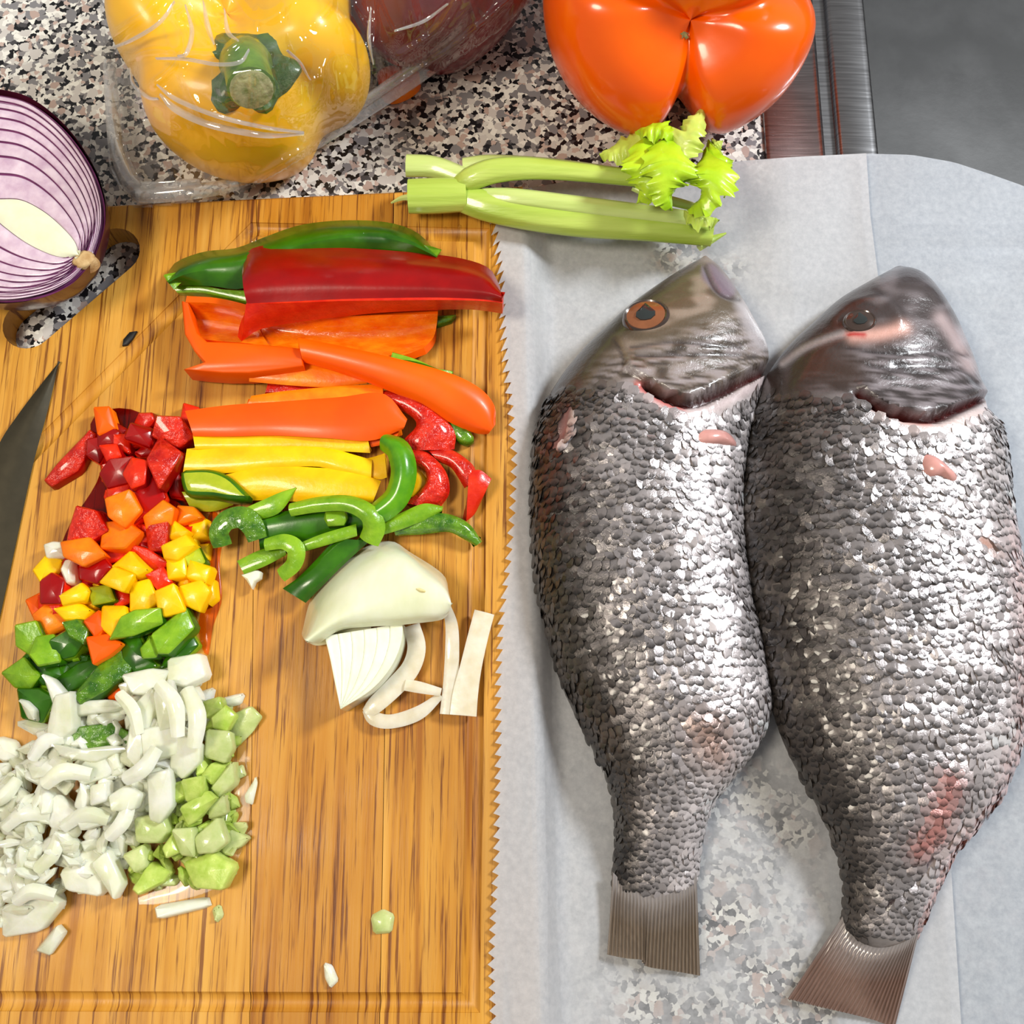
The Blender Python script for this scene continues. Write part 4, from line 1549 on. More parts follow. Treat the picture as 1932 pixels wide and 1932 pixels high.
    # doubled film along the rim: bottom corner, left side and the long slanting side
    for path in ([(206, 120, .010, 26), (212, 200, .010, 30), (222, 280, .009, 34), (246, 340, .010, 36), (276, 374, .0165, 34)],
                 [(262, 372, .0145, 30), (320, 366, .0160, 36), (390, 358, .0160, 34), (450, 348, .0145, 26)],
                 [(250, 352, .0150, 18), (310, 352, .0170, 20), (380, 346, .0170, 18)],
                 [(440, 352, .006, 26), (520, 308, .010, 34), (600, 262, .010, 40), (700, 196, .010, 46), (800, 128, .010, 50), (900, 54, .010, 50), (970, -10, .008, 44)],
                 [(640, 226, .014, 18), (740, 156, .016, 22), (860, 66, .016, 24), (930, 6, .014, 20)]):
        ribbon('rim_fold', path, .0004, [M['film_fold'], M['film_fold']], arch=.0035, n=60, m=9, parent=root, base=0.0)
    return root


build_bag()


# ------------------------------------------------------------------ red onion half
def build_red_onion():
    zf = 0.040
    cpx = np.array((-40.0, 372.0))
    root = thing('red_onion_half', 'cut half of a red onion with purple rings facing up over the slot', 'onion', tuple(P(-20, 372, 0.001)))
    Rr = (168, 490)
    Nk = (-262, 300)
    up = cr([Rr, (182, 455), (191, 415), (188, 370), (166, 312), (120, 247), (60, 198), (0, 180), (-80, 176), (-170, 205), (-235, 255), Nk], 60)
    lo = cr([Rr, (158, 502), (128, 532), (75, 556), (0, 566), (-80, 552), (-160, 510), (-225, 440), (-258, 370), Nk], 60)
    cu = cr([(150, 482), (140, 455), (112, 424), (80, 398), (40, 378), (0, 376), (-40, 378), (-90, 366), (-140, 345)], 60)
    cl = cr([(150, 482), (128, 486), (96, 480), (50, 458), (5, 425), (-20, 402), (-60, 388), (-100, 366), (-140, 345)], 60)
    ts = [0, .24, .41, .55, .67, .78, .87, .94, 1.0]

    def band(o, c, t0, t1, name):
        a, b = c * (1 - t0) + o * t0, c * (1 - t1) + o * t1
        rws = []
        for v, dz in ((0, -.0010), (.04, 0), (.2, .0002), (.5, .0003), (.8, .0002), (.96, 0), (1, -.0010)):
            q = a * (1 - v) + b * v
            rws.append(np.c_[q, np.full(len(q), zf + dz)])
        return rws
    # purple membrane bed filling the whole cut face just below the rings
    ring = np.vstack([up, lo[::-1][1:-1]])
    n = len(ring)
    top = PA(np.c_[ring, np.full(n, zf - .0006)])
    V = [tuple(p) for p in top] + [tuple(top.mean(0))]
    f = [(i, (i + 1) % n, n) for i in range(n)]
    # dome of dark skin underneath
    K = 12
    cw = top.mean(0)
    base = len(V)
    for k in range(K):
        a = k / (K - 1) * math.pi / 2
        s = math.cos(a) * (1.035 if k else 1.045)
        z = (zf + .0004) - (zf - .001) * math.sin(a)
        for p in top:
            V.append((cw[0] + (p[0] - cw[0]) * max(s, .08), cw[1] + (p[1] - cw[1]) * max(s, .08), z))
    ix = [1] * n
    for k in range(K - 1):
        for i in range(n):
            j = (i + 1) % n
            f.append((base + k * n + i, base + k * n + j, base + (k + 1) * n + j, base + (k + 1) * n + i))
            ix.append(0)
    f.append(tuple(base + (K - 1) * n + i for i in range(n)))
    ix.append(0)
    mk('outer_skin', V, f, [M['onion_skin'], M['onion_membrane']], ix, root)
    for o, c in ((up, cu), (lo, cl)):
        for k in range(len(ts) - 1):
            g = .010 if k else 0
            shell('onion_layer', PA(np.array(band(o, c, ts[k] + g, ts[k + 1] - .006, 'l'))), [M['onion_layer'], M['onion_membrane']], t=.002, parent=root, sharp=70)
    rws = []
    for v in np.linspace(0, 1, 9):
        q = cu * (1 - v) + cl * v
        rws.append(np.c_[q, np.full(len(q), zf + .0016 * math.sin(math.pi * v) + .0002)])
    shell('onion_core', PA(np.array(rws)), [M['onion_core'], M['onion_core']], t=.002, parent=root, sharp=70)
    slab('root_plate', [(138, 484), (156, 470), (174, 476), (178, 488), (166, 500), (146, 504), (134, 496)], zf + .0010, .006, [M['root'], M['root']], smooth_n=24, bulge=.001, parent=root, base=0)


build_red_onion()


# ------------------------------------------------------------------ knife
def build_knife():
    root = thing('kitchen_knife', 'kitchen knife with dark steel blade lying tip up at the left edge', 'knife', tuple(P(0, 1000, B)))
    sp = [(112, 682, B + .0012), (72, 732, B + .0022), (30, 788, B + .0030), (-4, 842, B + .0034), (-52, 960, B + .0036), (-92, 1100, B + .0036), (-130, 1340, B + .0036)]
    mi = [(112, 682, B + .0013), (86, 734, B + .0026), (56, 790, B + .0034), (30, 850, B + .0036), (-8, 960, B + .0038), (-50, 1100, B + .0038), (-95, 1340, B + .0038)]
    ed = [(112, 682, B + .0010), (101, 730, B + .0009), (86, 790, B + .0008), (64, 870, B + .0008), (44, 960, B + .0008), (14, 1100, B + .0008), (-40, 1340, B + .0008)]
    shell('blade', rows([sp, mi, ed], 44, 3), [M['blade'], M['blade']], t=.0005, parent=root, sharp=60)
    pts = [P(-84, 1335, B + .004), P(-104, 1450, B + .006), P(-140, 1650, B + .007), P(-190, 1860, B + .007)]
    tube('handle', pts, [.0085, .0105, .0100, .0110], M['handle'], root, n=14, seg=14, squash=.75)


build_knife()


# ------------------------------------------------------------------ celery
def stalk(name, path, root, mat, ribs=9, depth=.022, squash=.85, n=30):
    c = cr(path, n)
    pc = PA(c[:, :3])
    r = c[:, 3] * U
    tg = np.gradient(pc, axis=0)
    tg /= np.linalg.norm(tg, axis=1, keepdims=True)
    sd = np.cross(tg, np.array([0, 0, 1.0]))
    sd /= np.linalg.norm(sd, axis=1, keepdims=True)
    up = np.cross(sd, tg)
    seg = 40
    V, f = [], []
    for i in range(n):
        for k in range(seg):
            a = 2 * math.pi * k / seg
            q = r[i] * (1 + depth * math.cos(ribs * a))
            if math.sin(a) < 0:
                hollow = .55 * (-math.sin(a)) ** 2
            else:
                hollow = 0
            V.append(pc[i] + q * math.cos(a) * sd[i] + squash * q * math.sin(a) * (1 - hollow) * up[i])
    for i in range(n - 1):
        for k in range(seg):
            f.append((i * seg + k, i * seg + (k + 1) % seg, (i + 1) * seg + (k + 1) % seg, (i + 1) * seg + k))
    f.append(tuple(range(seg)))
    f.append(tuple((n - 1) * seg + k for k in range(seg)))
    return mk(name, V, f, mat, parent=root)


LEAF_EDGE = [(0, .10), (.08, .22), (.18, .74), (.23, .62), (.29, .95), (.33, .78), (.38, 1.0), (.43, .84), (.49, .96), (.53, .66), (.57, .48), (.63, .74), (.67, .60), (.73, .66), (.77, .46), (.83, .50), (.87, .30), (.93, .28), (1, .02)]


def leaf(path, root, mat, lobes=3.0, depth=.28, curl=.003, m=9, seed=0):
    """leaf blade: centre line (px,py,z,width px), lobed and toothed margin, folded along its midrib"""
    us = np.unique(np.concatenate([[e[0] for e in LEAF_EDGE], np.linspace(0, 1, 30)]))
    n = len(us)
    c0 = cr(path, 60)
    c = np.stack([np.interp(us, np.linspace(0, 1, 60), c0[:, k]) for k in range(4)], -1)
    wmax = max(p[3] for p in path) * 1.1
    pc = PA(c[:, :3])
    tg = np.gradient(pc, axis=0)
    tg /= np.linalg.norm(tg, axis=1, keepdims=True)
    sd = np.cross(tg, np.array([0, .25, 1.0]))
    sd /= np.linalg.norm(sd, axis=1, keepdims=True)
    up = np.cross(sd, tg)
    up *= np.sign(up[:, 2:3])
    e = np.array(LEAF_EDGE)
    G = np.zeros((m, n, 3))
    for j in range(m):
        s = 2 * j / (m - 1) - 1
        pr = np.interp(us + (.012 if s > 0 else 0), e[:, 0], e[:, 1])
        wv = wmax * U / 2 * pr
        back = .10 * wmax * U * abs(s) * pr
        wave = .0016 * np.sin(us * 17 + seed * 9 + 2 * np.sign(s)) * s * s
        vein = .0005 * np.cos(us * 44 - abs(s) * 5) * abs(s) * (1 - abs(s)) * 2
        G[j] = pc + sd * (s * wv)[:, None] + tg * back[:, None] + up * (-curl * s * s + wave + vein - .0006 * (abs(s) < .1))[:, None]
    return shell('leaf', G, [mat, M['leaf_pale']], t=.0004, parent=root, sharp=70)


def build_celery():
    root = thing('celery_bunch', 'trimmed celery stalks with small leafy tops across board and parchment', 'celery', tuple(P(1000, 370, B)))
    Z = B + .0005
    stalk('stalk_base', [(771, 371, Z + .009, 34), (820, 370, Z + .009, 35), (880, 368, Z + .009, 33)], root, M['celery'], ribs=11, n=14)
    stalk('stalk_base', [(767, 313, Z + .006, 23), (820, 316, Z + .006, 22), (876, 336, Z + .007, 20)], root, M['celery_light'], ribs=9, n=14)
    stalk('stalk', [(866, 352, Z + .010, 20), (888, 338, Z + .013, 24), (930, 323, Z + .015, 25), (985, 318, Z + .015, 23), (1050, 321, Z + .014, 20), (1130, 329, Z + .013, 18), (1205, 337, Z + .012, 17)], root, M['celery'])
    stalk('stalk', [(874, 312, Z + .005, 15), (930, 308, Z + .006, 17), (1050, 316, Z + .006, 17), (1200, 336, Z + .006, 16)], root, M['celery_light'])
    stalk('stalk', [(868, 372, Z + .008, 28), (920, 388, Z + .008, 32), (1000, 405, Z + .008, 32), (1100, 417, Z + .0075, 33), (1220, 426, Z + .007, 31), (1342, 438, Z + .006, 29)], root, M['celery'])
    stalk('stalk', [(905, 368, Z + .010, 14), (970, 374, Z + .012, 19), (1080, 388, Z + .012, 20), (1190, 402, Z + .011, 20), (1305, 416, Z + .010, 18)], root, M['celery_light'])
    stalk('stalk', [(1195, 352, Z + .008, 9), (1240, 372, Z + .008, 10), (1300, 388, Z + .008, 9), (1330, 398, Z + .008, 6)], root, M['celery_light'], n=14)
    tube('root_thread', [P(775, 372, Z + .006), P(757, 374, Z + .005), P(738, 383, Z + .003)], [.0016, .0011, .0004], M['celery_light'], root, n=8, seg=6)
    tube('stalk_tip', [P(1318, 462, Z + .004), P(1342, 452, Z + .004), P(1370, 440, Z + .005)], [.0028, .0018, .0004], M['celery'], root, n=8, seg=8)
    h = Z + .012
    leaf([(1252, 268, h + .012, 40), (1206, 262, h + .014, 84), (1166, 276, h + .010, 78), (1130, 290, h + .006, 10)], root, M['leaf_pale'], 3, seed=.2)
    leaf([(1226, 246, h + .016, 50), (1222, 300, h + .022, 92), (1216, 346, h + .020, 86), (1200, 384, h + .012, 12)], root, M['leaf'], 3.5, seed=.5)
    leaf([(1258, 240, h + .018, 46), (1264, 296, h + .026, 94), (1262, 350, h + .024, 100), (1270, 398, h + .014, 16)], root, M['leaf'], 3, seed=.9)
    leaf([(1262, 316, h + .016, 30), (1286, 270, h + .024, 66), (1312, 230, h + .026, 70), (1326, 198, h + .022, 18)], root, M['leaf_pale'], 2, depth=.15, seed=.3)
    leaf([(1196, 240, h + .014, 30), (1240, 236, h + .022, 56), (1290, 256, h + .024, 44)], root, M['leaf'], 2, seed=.1)
    leaf([(1334, 276, h + .014, 34), (1346, 318, h + .024, 84), (1330, 362, h + .022, 96), (1296, 396, h + .010, 40)], root, M['leaf'], 2, depth=.14, seed=.7)
    leaf([(1336, 262, h + .010, 20), (1358, 296, h + .016, 44), (1374, 336, h + .014, 46), (1366, 374, h + .008, 10)], root, M['leaf'], 2.5, seed=.4)
    leaf([(1336, 280, h + .010, 12), (1350, 270, h + .012, 34), (1364, 264, h + .010, 10)], root, M['leaf_pale'], 2, seed=.2)
    leaf([(1290, 396, h + .006, 16), (1322, 406, h + .009, 46), (1358, 414, h + .005, 10)], root, M['leaf_pale'], 3, seed=.8)


build_celery()


# ------------------------------------------------------------------ large pepper pieces
def zb(pts, z):
    return [(x, y, B + z) for x, y in pts]


g = thing('green_pepper_piece', 'large dark green pepper slice lying behind the big red slice', 'pepper slice', tuple(P(560, 490, B)))
shell('pepper_wall', rows([
    zb([(312, 526), (330, 496), (384, 475), (445, 468), (500, 447), (565, 425), (640, 416), (720, 418), (772, 431), (803, 452), (824, 480)], .005),
    zb([(316, 532), (345, 512), (400, 498), (455, 490), (510, 470), (580, 450), (650, 440), (720, 440), (770, 452), (800, 468), (824, 484)], .017),
    zb([(322, 538), (350, 538), (400, 540), (455, 545), (510, 520), (580, 490), (650, 480), (720, 480), (770, 484), (800, 486), (822, 490)], .012)], 34, 4), [M['green_skin'], M['green_flesh']], t=.004, parent=g)
shell('cut_edge', rows([zb([(326, 540), (370, 536), (420, 546), (470, 548)], .009), zb([(334, 552), (380, 552), (420, 560), (472, 570)], .008), zb([(340, 558), (380, 560), (420, 568), (472, 578)], .003)], 14, 3), [M['green_flesh'], M['green_flesh']], t=.002, parent=g)
g = thing('red_pepper_piece', 'large glossy dark red pepper slice at the top of the cut peppers', 'pepper slice', tuple(P(700, 540, B)))
shell('pepper_wall', rows([
    zb([(457, 508), (464, 478), (500, 463), (600, 466), (700, 470), (820, 480), (885, 491), (925, 508), (943, 540)], .014),
    zb([(457, 522), (472, 502), (520, 490), (600, 492), (700, 498), (820, 506), (885, 514), (925, 528), (945, 550)], .024),
    zb([(460, 548), (480, 540), (540, 532), (620, 532), (700, 535), (820, 539), (885, 544), (925, 551), (946, 560)], .027),
    zb([(466, 574), (490, 573), (560, 571), (640, 568), (720, 567), (820, 566), (885, 567), (925, 569), (948, 572)], .024)], 36, 5), [M['red_skin'], M['red_flesh']], t=.004, parent=g)
shell('cut_edge', rows([
    zb([(464, 573), (490, 573), (560, 571), (640, 568), (720, 567), (820, 566), (885, 567), (925, 569), (948, 572)], .0245),
    zb([(460, 612), (490, 598), (560, 590), (640, 583), (720, 578), (820, 575), (885, 576), (925, 579), (948, 582)], .019),
    zb([(456, 644), (490, 622), (560, 608), (640, 598), (720, 590), (820, 585), (885, 584), (925, 588), (948, 592)], .012)], 36, 3), [M['red_flesh'], M['red_flesh']], t=.003, parent=g)
g = thing('orange_pepper_piece', 'hollow orange pepper half with curled rim under the big red slice', 'pepper slice', tuple(P(560, 640, B)))
shell('pepper_wall', rows([
    zb([(440, 580), (520, 590), (620, 596), (740, 594), (826, 592)], .010), zb([(450, 610), (530, 622), (640, 630), (750, 628), (824, 612)], .004),
    zb([(470, 640), (540, 650), (650, 656), (750, 654), (818, 636)], .005), zb([(500, 656), (560, 666), (660, 674), (750, 672), (800, 656)], .009)], 26, 4), [M['orange_inner'], M['orange_skin']], t=.003, parent=g)
shell('pepper_wall', rows([
    zb([(350, 570), (400, 572), (440, 580), (480, 592)], .014), zb([(362, 600), (410, 606), (450, 612), (490, 622)], .005), zb([(380, 640), (430, 645), (470, 648), (510, 656)], .009)], 16, 4), [M['orange_inner'], M['orange_skin']], t=.003, parent=g)
slab('cut_rim', [(342, 568), (354, 570), (362, 600), (372, 628), (390, 644), (450, 646), (520, 652), (568, 657), (572, 690), (520, 697), (470, 703), (420, 703), (380, 700), (346, 696), (386, 682), (366, 662), (348, 630)], .015, .012, [M['orange_skin'], M['orange_skin']], r=.0006, parent=g)


def pieces(defs):
    for d in defs:
        kind, name, label, args = d[0], d[1], d[2], d[3]
        kw = d[4] if len(d) > 4 else {}
        o = kind(name, *args, **kw)
        tag(o, label, 'pepper strip')


ORG_M = [M['orange_skin'], M['orange_flesh']]
ORF = [M['orange_flesh'], M['orange_skin']]
YEF = [M['yellow_flesh'], M['yellow_skin']]
REI = [M['red_inner'], M['red_skin']]
GRF = [M['green_flesh'], M['green_skin']]
GRS = [M['green_skin'], M['green_flesh']]
GRI = [M['green_inner'], M['green_skin']]
pieces([
    (strip, 'orange_pepper_strip', 'long orange pepper strip slanting down to the right and bending at its end',
     ([(563, 640, .015), (640, 655, .016), (740, 678, .016), (840, 706, .014), (900, 735, .011), (930, 768, .008), (934, 802, .005)],
      [(570, 680, .012), (640, 700, .012), (720, 728, .011), (790, 758, .009), (850, 792, .007), (900, 815, .005), (922, 818, .004)], ORG_M), dict(arch=.004, t=.004, n=40)),
    (strip, 'orange_pepper_strip', 'short flat orange strip lying just under the long slanting strip',
     ([(472, 690, .009), (560, 688, .009), (630, 692, .009), (692, 700, .009)], [(470, 718, .008), (540, 724, .008), (620, 728, .008), (692, 722, .008)], ORF), dict(arch=.001)),
    (strip, 'red_pepper_strip', 'thin dark red strip edge peeping out between the short orange strips',
     ([(505, 724, .006), (560, 726, .006), (620, 730, .006)], [(500, 742, .006), (560, 742, .006), (620, 740, .006)], REI), dict(arch=.001, t=.003)),
    (strip, 'orange_pepper_strip', 'thin orange strip layered above the broad orange strip',
     ([(474, 748, .009), (540, 739, .009), (640, 731, .009), (722, 727, .009)], [(466, 764, .009), (540, 764, .009), (640, 766, .009), (724, 766, .009)], ORF), dict(arch=.001)),
    (strip, 'orange_pepper_strip', 'broad smooth orange strip above the yellow strips',
     ([(350, 778, .011), (430, 768, .012), (520, 762, .012), (640, 754, .013), (722, 748, .013), (768, 792, .011)],
      [(364, 820, .011), (430, 820, .012), (520, 818, .012), (620, 822, .013), (700, 826, .012), (762, 808, .011)], ORG_M), dict(arch=.0015, n=30)),
    (strip, 'orange_pepper_strip', 'small orange strip end under the tip of the broad orange strip',
     ([(690, 818, .008), (720, 812, .008), (756, 806, .008)], [(700, 842, .008), (726, 836, .008), (748, 828, .008)], ORG_M), dict(arch=.001, n=12)),
    (strip, 'yellow_pepper_strip', 'topmost yellow strip tucked under the broad orange strip',
     ([(364, 822, .010), (440, 816, .010), (560, 812, .010), (692, 814, .010)], [(368, 846, .010), (450, 846, .010), (580, 846, .010), (698, 852, .010)], YEF), dict(arch=.001)),
    (strip, 'yellow_pepper_strip', 'middle yellow strip, widest of the yellow strips',
     ([(352, 850, .009), (420, 842, .0095), (520, 840, .010), (600, 842, .010), (660, 858, .010), (702, 870, .009)], [(345, 892, .008), (420, 890, .009), (520, 880, .010), (600, 878, .010), (640, 888, .010), (700, 902, .009)], YEF), dict(arch=.0015)),
    (strip, 'yellow_pepper_strip', 'lowest yellow strip, running down under the green strips',
     ([(420, 900, .009), (500, 884, .010), (590, 886, .010), (660, 892, .010), (718, 910, .009)], [(430, 944, .007), (500, 940, .007), (580, 944, .008), (650, 950, .008), (704, 946, .008)], YEF), dict(arch=.002)),
    (strip, 'yellow_pepper_strip', 'small yellow strip end beside the green hook-shaped strip',
     ([(664, 872, .008), (700, 866, .008), (726, 858, .008)], [(700, 900, .008), (716, 902, .008), (730, 898, .008)], YEF), dict(arch=.001, n=12)),
    (strip, 'yellow_pepper_strip', 'yellow-green wedge under the leftmost green pepper end',
     ([(344, 930, .006), (400, 932, .007), (450, 934, .006)], [(360, 960, .003), (400, 963, .003), (440, 952, .003)], [M['lime_flesh'], M['yellow_flesh']]), dict(arch=.001, n=14, t=.003)),
    (strip, 'yellow_pepper_strip', 'yellow strip half hidden beneath the red end right of the green hook',
     ([(766, 880, .006), (790, 890, .007), (806, 905, .006)], [(762, 936, .004), (780, 934, .005), (800, 925, .005)], YEF), dict(arch=.001, n=12, t=.003)),
    (slab, 'green_pepper_piece', 'rounded light green pepper end at the left of the yellow strips',
     ([(340, 890), (365, 884), (400, 885), (432, 898), (458, 922), (470, 938), (440, 942), (400, 936), (360, 934), (346, 926)], .014, .008, [M['lime_flesh'], M['green_skin'], M['green_skin']]), dict(smooth_n=30, r=.0016, tilt=(0, .05))),
    (ribbon, 'green_pepper_strip', 'bright green hook-shaped strip curving over the yellow strips',
     ([(728, 834, .013, 34), (752, 850, .016, 44), (762, 890, .016, 46), (750, 935, .014, 46), (722, 962, .012, 44), (690, 978, .010, 36)], .005, [M['green_mid'], M['green_flesh']]), dict(arch=.004)),
    (strip, 'red_pepper_strip', 'bumpy red pepper end under the bent orange strip',
     ([(716, 738, .007), (770, 742, .008), (822, 778, .008), (852, 815, .006), (852, 848, .004)], [(722, 758, .006), (768, 778, .007), (788, 800, .007), (768, 830, .007), (776, 850, .006)], REI), dict(arch=.003, t=.004)),
    (strip, 'red_pepper_strip', 'red pepper end curving beside the green hook-shaped strip',
     ([(772, 850, .008), (806, 856, .008), (838, 890, .007), (844, 930, .006), (824, 960, .004)], [(776, 870, .008), (800, 885, .008), (806, 905, .008), (792, 930, .008), (768, 950, .006)], REI), dict(arch=.003, t=.004)),
    (strip, 'red_pepper_strip', 'red pepper curl behind and right of the other red ends',
     ([(806, 846, .005), (850, 850, .006), (888, 876, .006), (900, 900, .005)], [(826, 870, .004), (850, 880, .005), (866, 900, .005), (878, 920, .004)], REI), dict(arch=.003, t=.003)),
    (strip, 'red_pepper_strip', 'orange-red folded strip end at the board groove',
     ([(884, 896, .008), (905, 892, .008), (926, 906, .006)], [(880, 978, .003), (896, 965, .003), (908, 946, .003)], [M['red_flesh'], M['red_skin']]), dict(arch=.002, t=.003, n=14)),
    (slab, 'green_pepper_piece', 'small green pepper end right of the bumpy red pepper end',
     ([(848, 784), (868, 792), (888, 812), (894, 828), (880, 836), (860, 826), (848, 810)], .006, .005, GRI), dict(smooth_n=20, r=.0012)),
    (strip, 'green_pepper_strip', 'dark green sliver edge above the long slanting orange strip',
     ([(728, 678, .010), (780, 682, .011), (825, 697, .010), (858, 716, .007)], [(735, 686, .009), (780, 696, .010), (820, 712, .009), (850, 722, .006)], GRS), dict(arch=.001, t=.005)),
    (slab, 'green_pepper_piece', 'tiny green pepper tip under the right end of the big red slice',
     ([(822, 594), (860, 592), (850, 604), (824, 612)], .004, .004, GRI), dict(r=.0008)),
    (strip, 'green_pepper_strip', 'pale green strip point lying along the lowest yellow strip',
     ([(458, 962, .010), (500, 944, .011), (530, 930, .011), (558, 919, .010)], [(466, 980, .009), (500, 976, .009), (530, 962, .010), (560, 922, .010)], GRF), dict(arch=.001, t=.003)),
    (strip, 'green_pepper_strip', 'broad dark green strip lying skin up at the bottom of the green pile',
     ([(484, 978, .007), (560, 966, .008), (630, 962, .008), (690, 966, .007)], [(490, 1034, .003), (560, 1030, .003), (630, 1016, .003), (690, 1004, .003)], GRS), dict(arch=.003, t=.004)),
    (ribbon, 'green_pepper_strip', 'arched green strip bending down over the middle of the green pile',
     ([(548, 962, .012, 24), (600, 952, .014, 28), (655, 950, .015, 30), (694, 968, .015, 34), (706, 994, .013, 40), (696, 1022, .010, 38)], .004, GRF), dict(arch=.002)),
    (slab, 'green_pepper_piece', 'squarish light green piece in the middle of the green pile',
     ([(614, 958), (652, 960), (656, 976), (648, 990), (618, 992), (610, 978)], .013, .005, GRF), dict(r=.001)),
    (ribbon, 'green_pepper_strip', 'green loop-shaped strip at the left of the green pile',
     ([(420, 1030, .007, 34), (413, 1004, .010, 36), (428, 982, .011, 38), (456, 976, .012, 40), (476, 992, .011, 40), (486, 1018, .009, 34)], .006, [M['green_inner'], M['green_skin']]), dict(arch=.001)),
    (strip, 'green_pepper_strip', 'straight light green strip crossing the pile towards its middle',
     ([(560, 1028, .010), (610, 1008, .011), (672, 990, .011)], [(566, 1042, .009), (620, 1026, .010), (674, 1010, .010)], GRF), dict(arch=.001, t=.003, n=16)),
    (strip, 'green_pepper_strip', 'light green strip pointing right from the green pile',
     ([(718, 988, .009), (760, 968, .010), (800, 952, .010), (836, 956, .008)], [(722, 1008, .008), (760, 996, .009), (800, 980, .009), (834, 964, .008)], GRF), dict(arch=.001, t=.003)),
    (strip, 'green_pepper_strip', 'curved green strip reaching furthest right below the red ends',
     ([(742, 996, .006), (800, 974, .008), (846, 972, .008), (884, 990, .006), (909, 1022, .003)], [(746, 1010, .004), (800, 1006, .005), (846, 1002, .006), (876, 1016, .005), (898, 1030, .003)], GRI), dict(arch=.002, t=.004)),
    (ribbon, 'green_pepper_strip', 'small curled green strip at the lower edge of the green pile',
     ([(500, 1028, .010, 22), (536, 1022, .012, 28), (558, 1036, .012, 32), (554, 1064, .010, 30), (530, 1086, .007, 26)], .003, GRF), dict(arch=.001)),
    (strip, 'green_pepper_strip', 'wet dark green strip slanting down left from under the white onion',
     ([(636, 1016, .007), (600, 1056, .008), (566, 1090, .008), (536, 1112, .006)], [(694, 1020, .007), (646, 1064, .008), (606, 1104, .008), (574, 1136, .006)], [M['green_skin'], M['green_inner']]), dict(arch=.003, t=.004)),
])
g = thing('green_pepper_strip', 'green strip with a white pith end at the lower left of the green pile', 'pepper strip', tuple(P(490, 1060, B)))
strip('flesh', [(448, 1060, .006), (490, 1040, .007), (536, 1028, .007)], [(460, 1082, .006), (500, 1066, .007), (540, 1046, .007)], GRF, arch=.001, t=.004, n=14, parent=g)
slab('white_pith', [(454, 1084), (478, 1072), (492, 1078), (490, 1090), (480, 1096), (474, 1110), (464, 1094)], .006, .004, [M['onion'], M['onion']], parent=g)


# ------------------------------------------------------------------ white onion on the board
def build_white_onion():
    w1 = thing('white_onion_wedge', 'large rounded white onion piece lying outer side up', 'onion', tuple(P(700, 1110, B)))
    G = rows([
        zb([(569, 1196), (588, 1128), (632, 1074), (690, 1032), (738, 1021), (774, 1042), (836, 1084), (847, 1122)], .002),
        zb([(572, 1203), (604, 1146), (652, 1098), (712, 1058), (762, 1050), (798, 1070), (838, 1100), (850, 1130)], .017),
        zb([(576, 1208), (632, 1164), (694, 1130), (746, 1108), (790, 1100), (820, 1108), (842, 1122), (851, 1138)], .024),
        zb([(588, 1212), (636, 1182), (690, 1168), (746, 1160), (786, 1154), (820, 1156), (840, 1154), (849, 1149)], .022),
        zb([(600, 1215), (640, 1190), (690, 1183), (746, 1180), (786, 1176), (820, 1172), (836, 1168), (844, 1161)], .017)], 40, 5)
    shell('onion_layer', G, [M['onion'], M['onion_face']], t=.0015, parent=w1, sharp=70)
    shell('onion_layer', rows([zb([(576, 1210), (596, 1218), (615, 1216)], .004), zb([(600, 1214), (640, 1192), (700, 1186)], .012)], 12, 3), [M['onion'], M['onion']], t=.003, parent=w1)
    slab('stem_scar', [(782, 1110), (792, 1107), (804, 1113), (802, 1119), (790, 1118)], .0246, .004, [M['stem_scar'], M['stem_scar']], smooth_n=14, bulge=.0002, parent=w1)
    w2 = thing('white_onion_wedge', 'white onion wedge showing its cut layers, tucked below the rounded piece', 'onion', tuple(P(690, 1260, B)))
    a = cr([(612, 1200), (622, 1240), (632, 1290), (642, 1337)], 20)
    b = cr([(760, 1176), (757, 1212), (738, 1258), (700, 1302), (643, 1338)], 20)
    for k in range(6):
        t0, t1 = k / 6 + .0008, (k + 1) / 6 - .0008
        rw = []
        for v, dz in ((0, -.00015), (.06, 0), (.5, .0001), (.94, 0), (1, -.00015)):
            t = t0 + (t1 - t0) * v
            q = a * (1 - t) + b * t
            rw.append(np.c_[q, np.full(20, B + .016 + dz)])
        shell('onion_layer', PA(np.array(rw)), [M['onion_face'], M['onion']], ground=B + .0004, parent=w2, sharp=70)
    for lab, path, roll in (
            ('curved onion slice standing against the cut onion wedge', [(776, 1180, .005, 30), (786, 1220, .005, 32), (776, 1258, .005, 33), (748, 1292, .005, 34), (708, 1330, .005, 30), (690, 1346, .004, 18)], 0),
            ('bowed onion slice lowest on the board below the cut wedge', [(690, 1338, .004, 14), (706, 1356, .004, 24), (740, 1361, .004, 24), (790, 1345, .004, 24), (832, 1312, .004, 12)], 0),
            ('short thin onion slice bridging the bowed slice', [(764, 1292, .006, 20), (792, 1297, .006, 20), (832, 1306, .005, 14)], 0),
            ('narrow straight onion strip left of the wider strip', [(842, 1142, .010, 14), (852, 1180, .006, 22), (853, 1230, .004, 25), (850, 1290, .004, 26), (845, 1348, .004, 28)], 0),
            ('wide straight onion strip nearest the board groove', [(914, 1155, .005, 36), (902, 1200, .005, 36), (888, 1260, .005, 38), (878, 1310, .005, 44), (874, 1350, .005, 46)], 0)):
        o = ribbon('onion_slice', path, .003, [M['onion_slice'], M['onion_slice']], roll=roll, arch=.0006)
        tag(o, lab, 'onion slice')


build_white_onion()

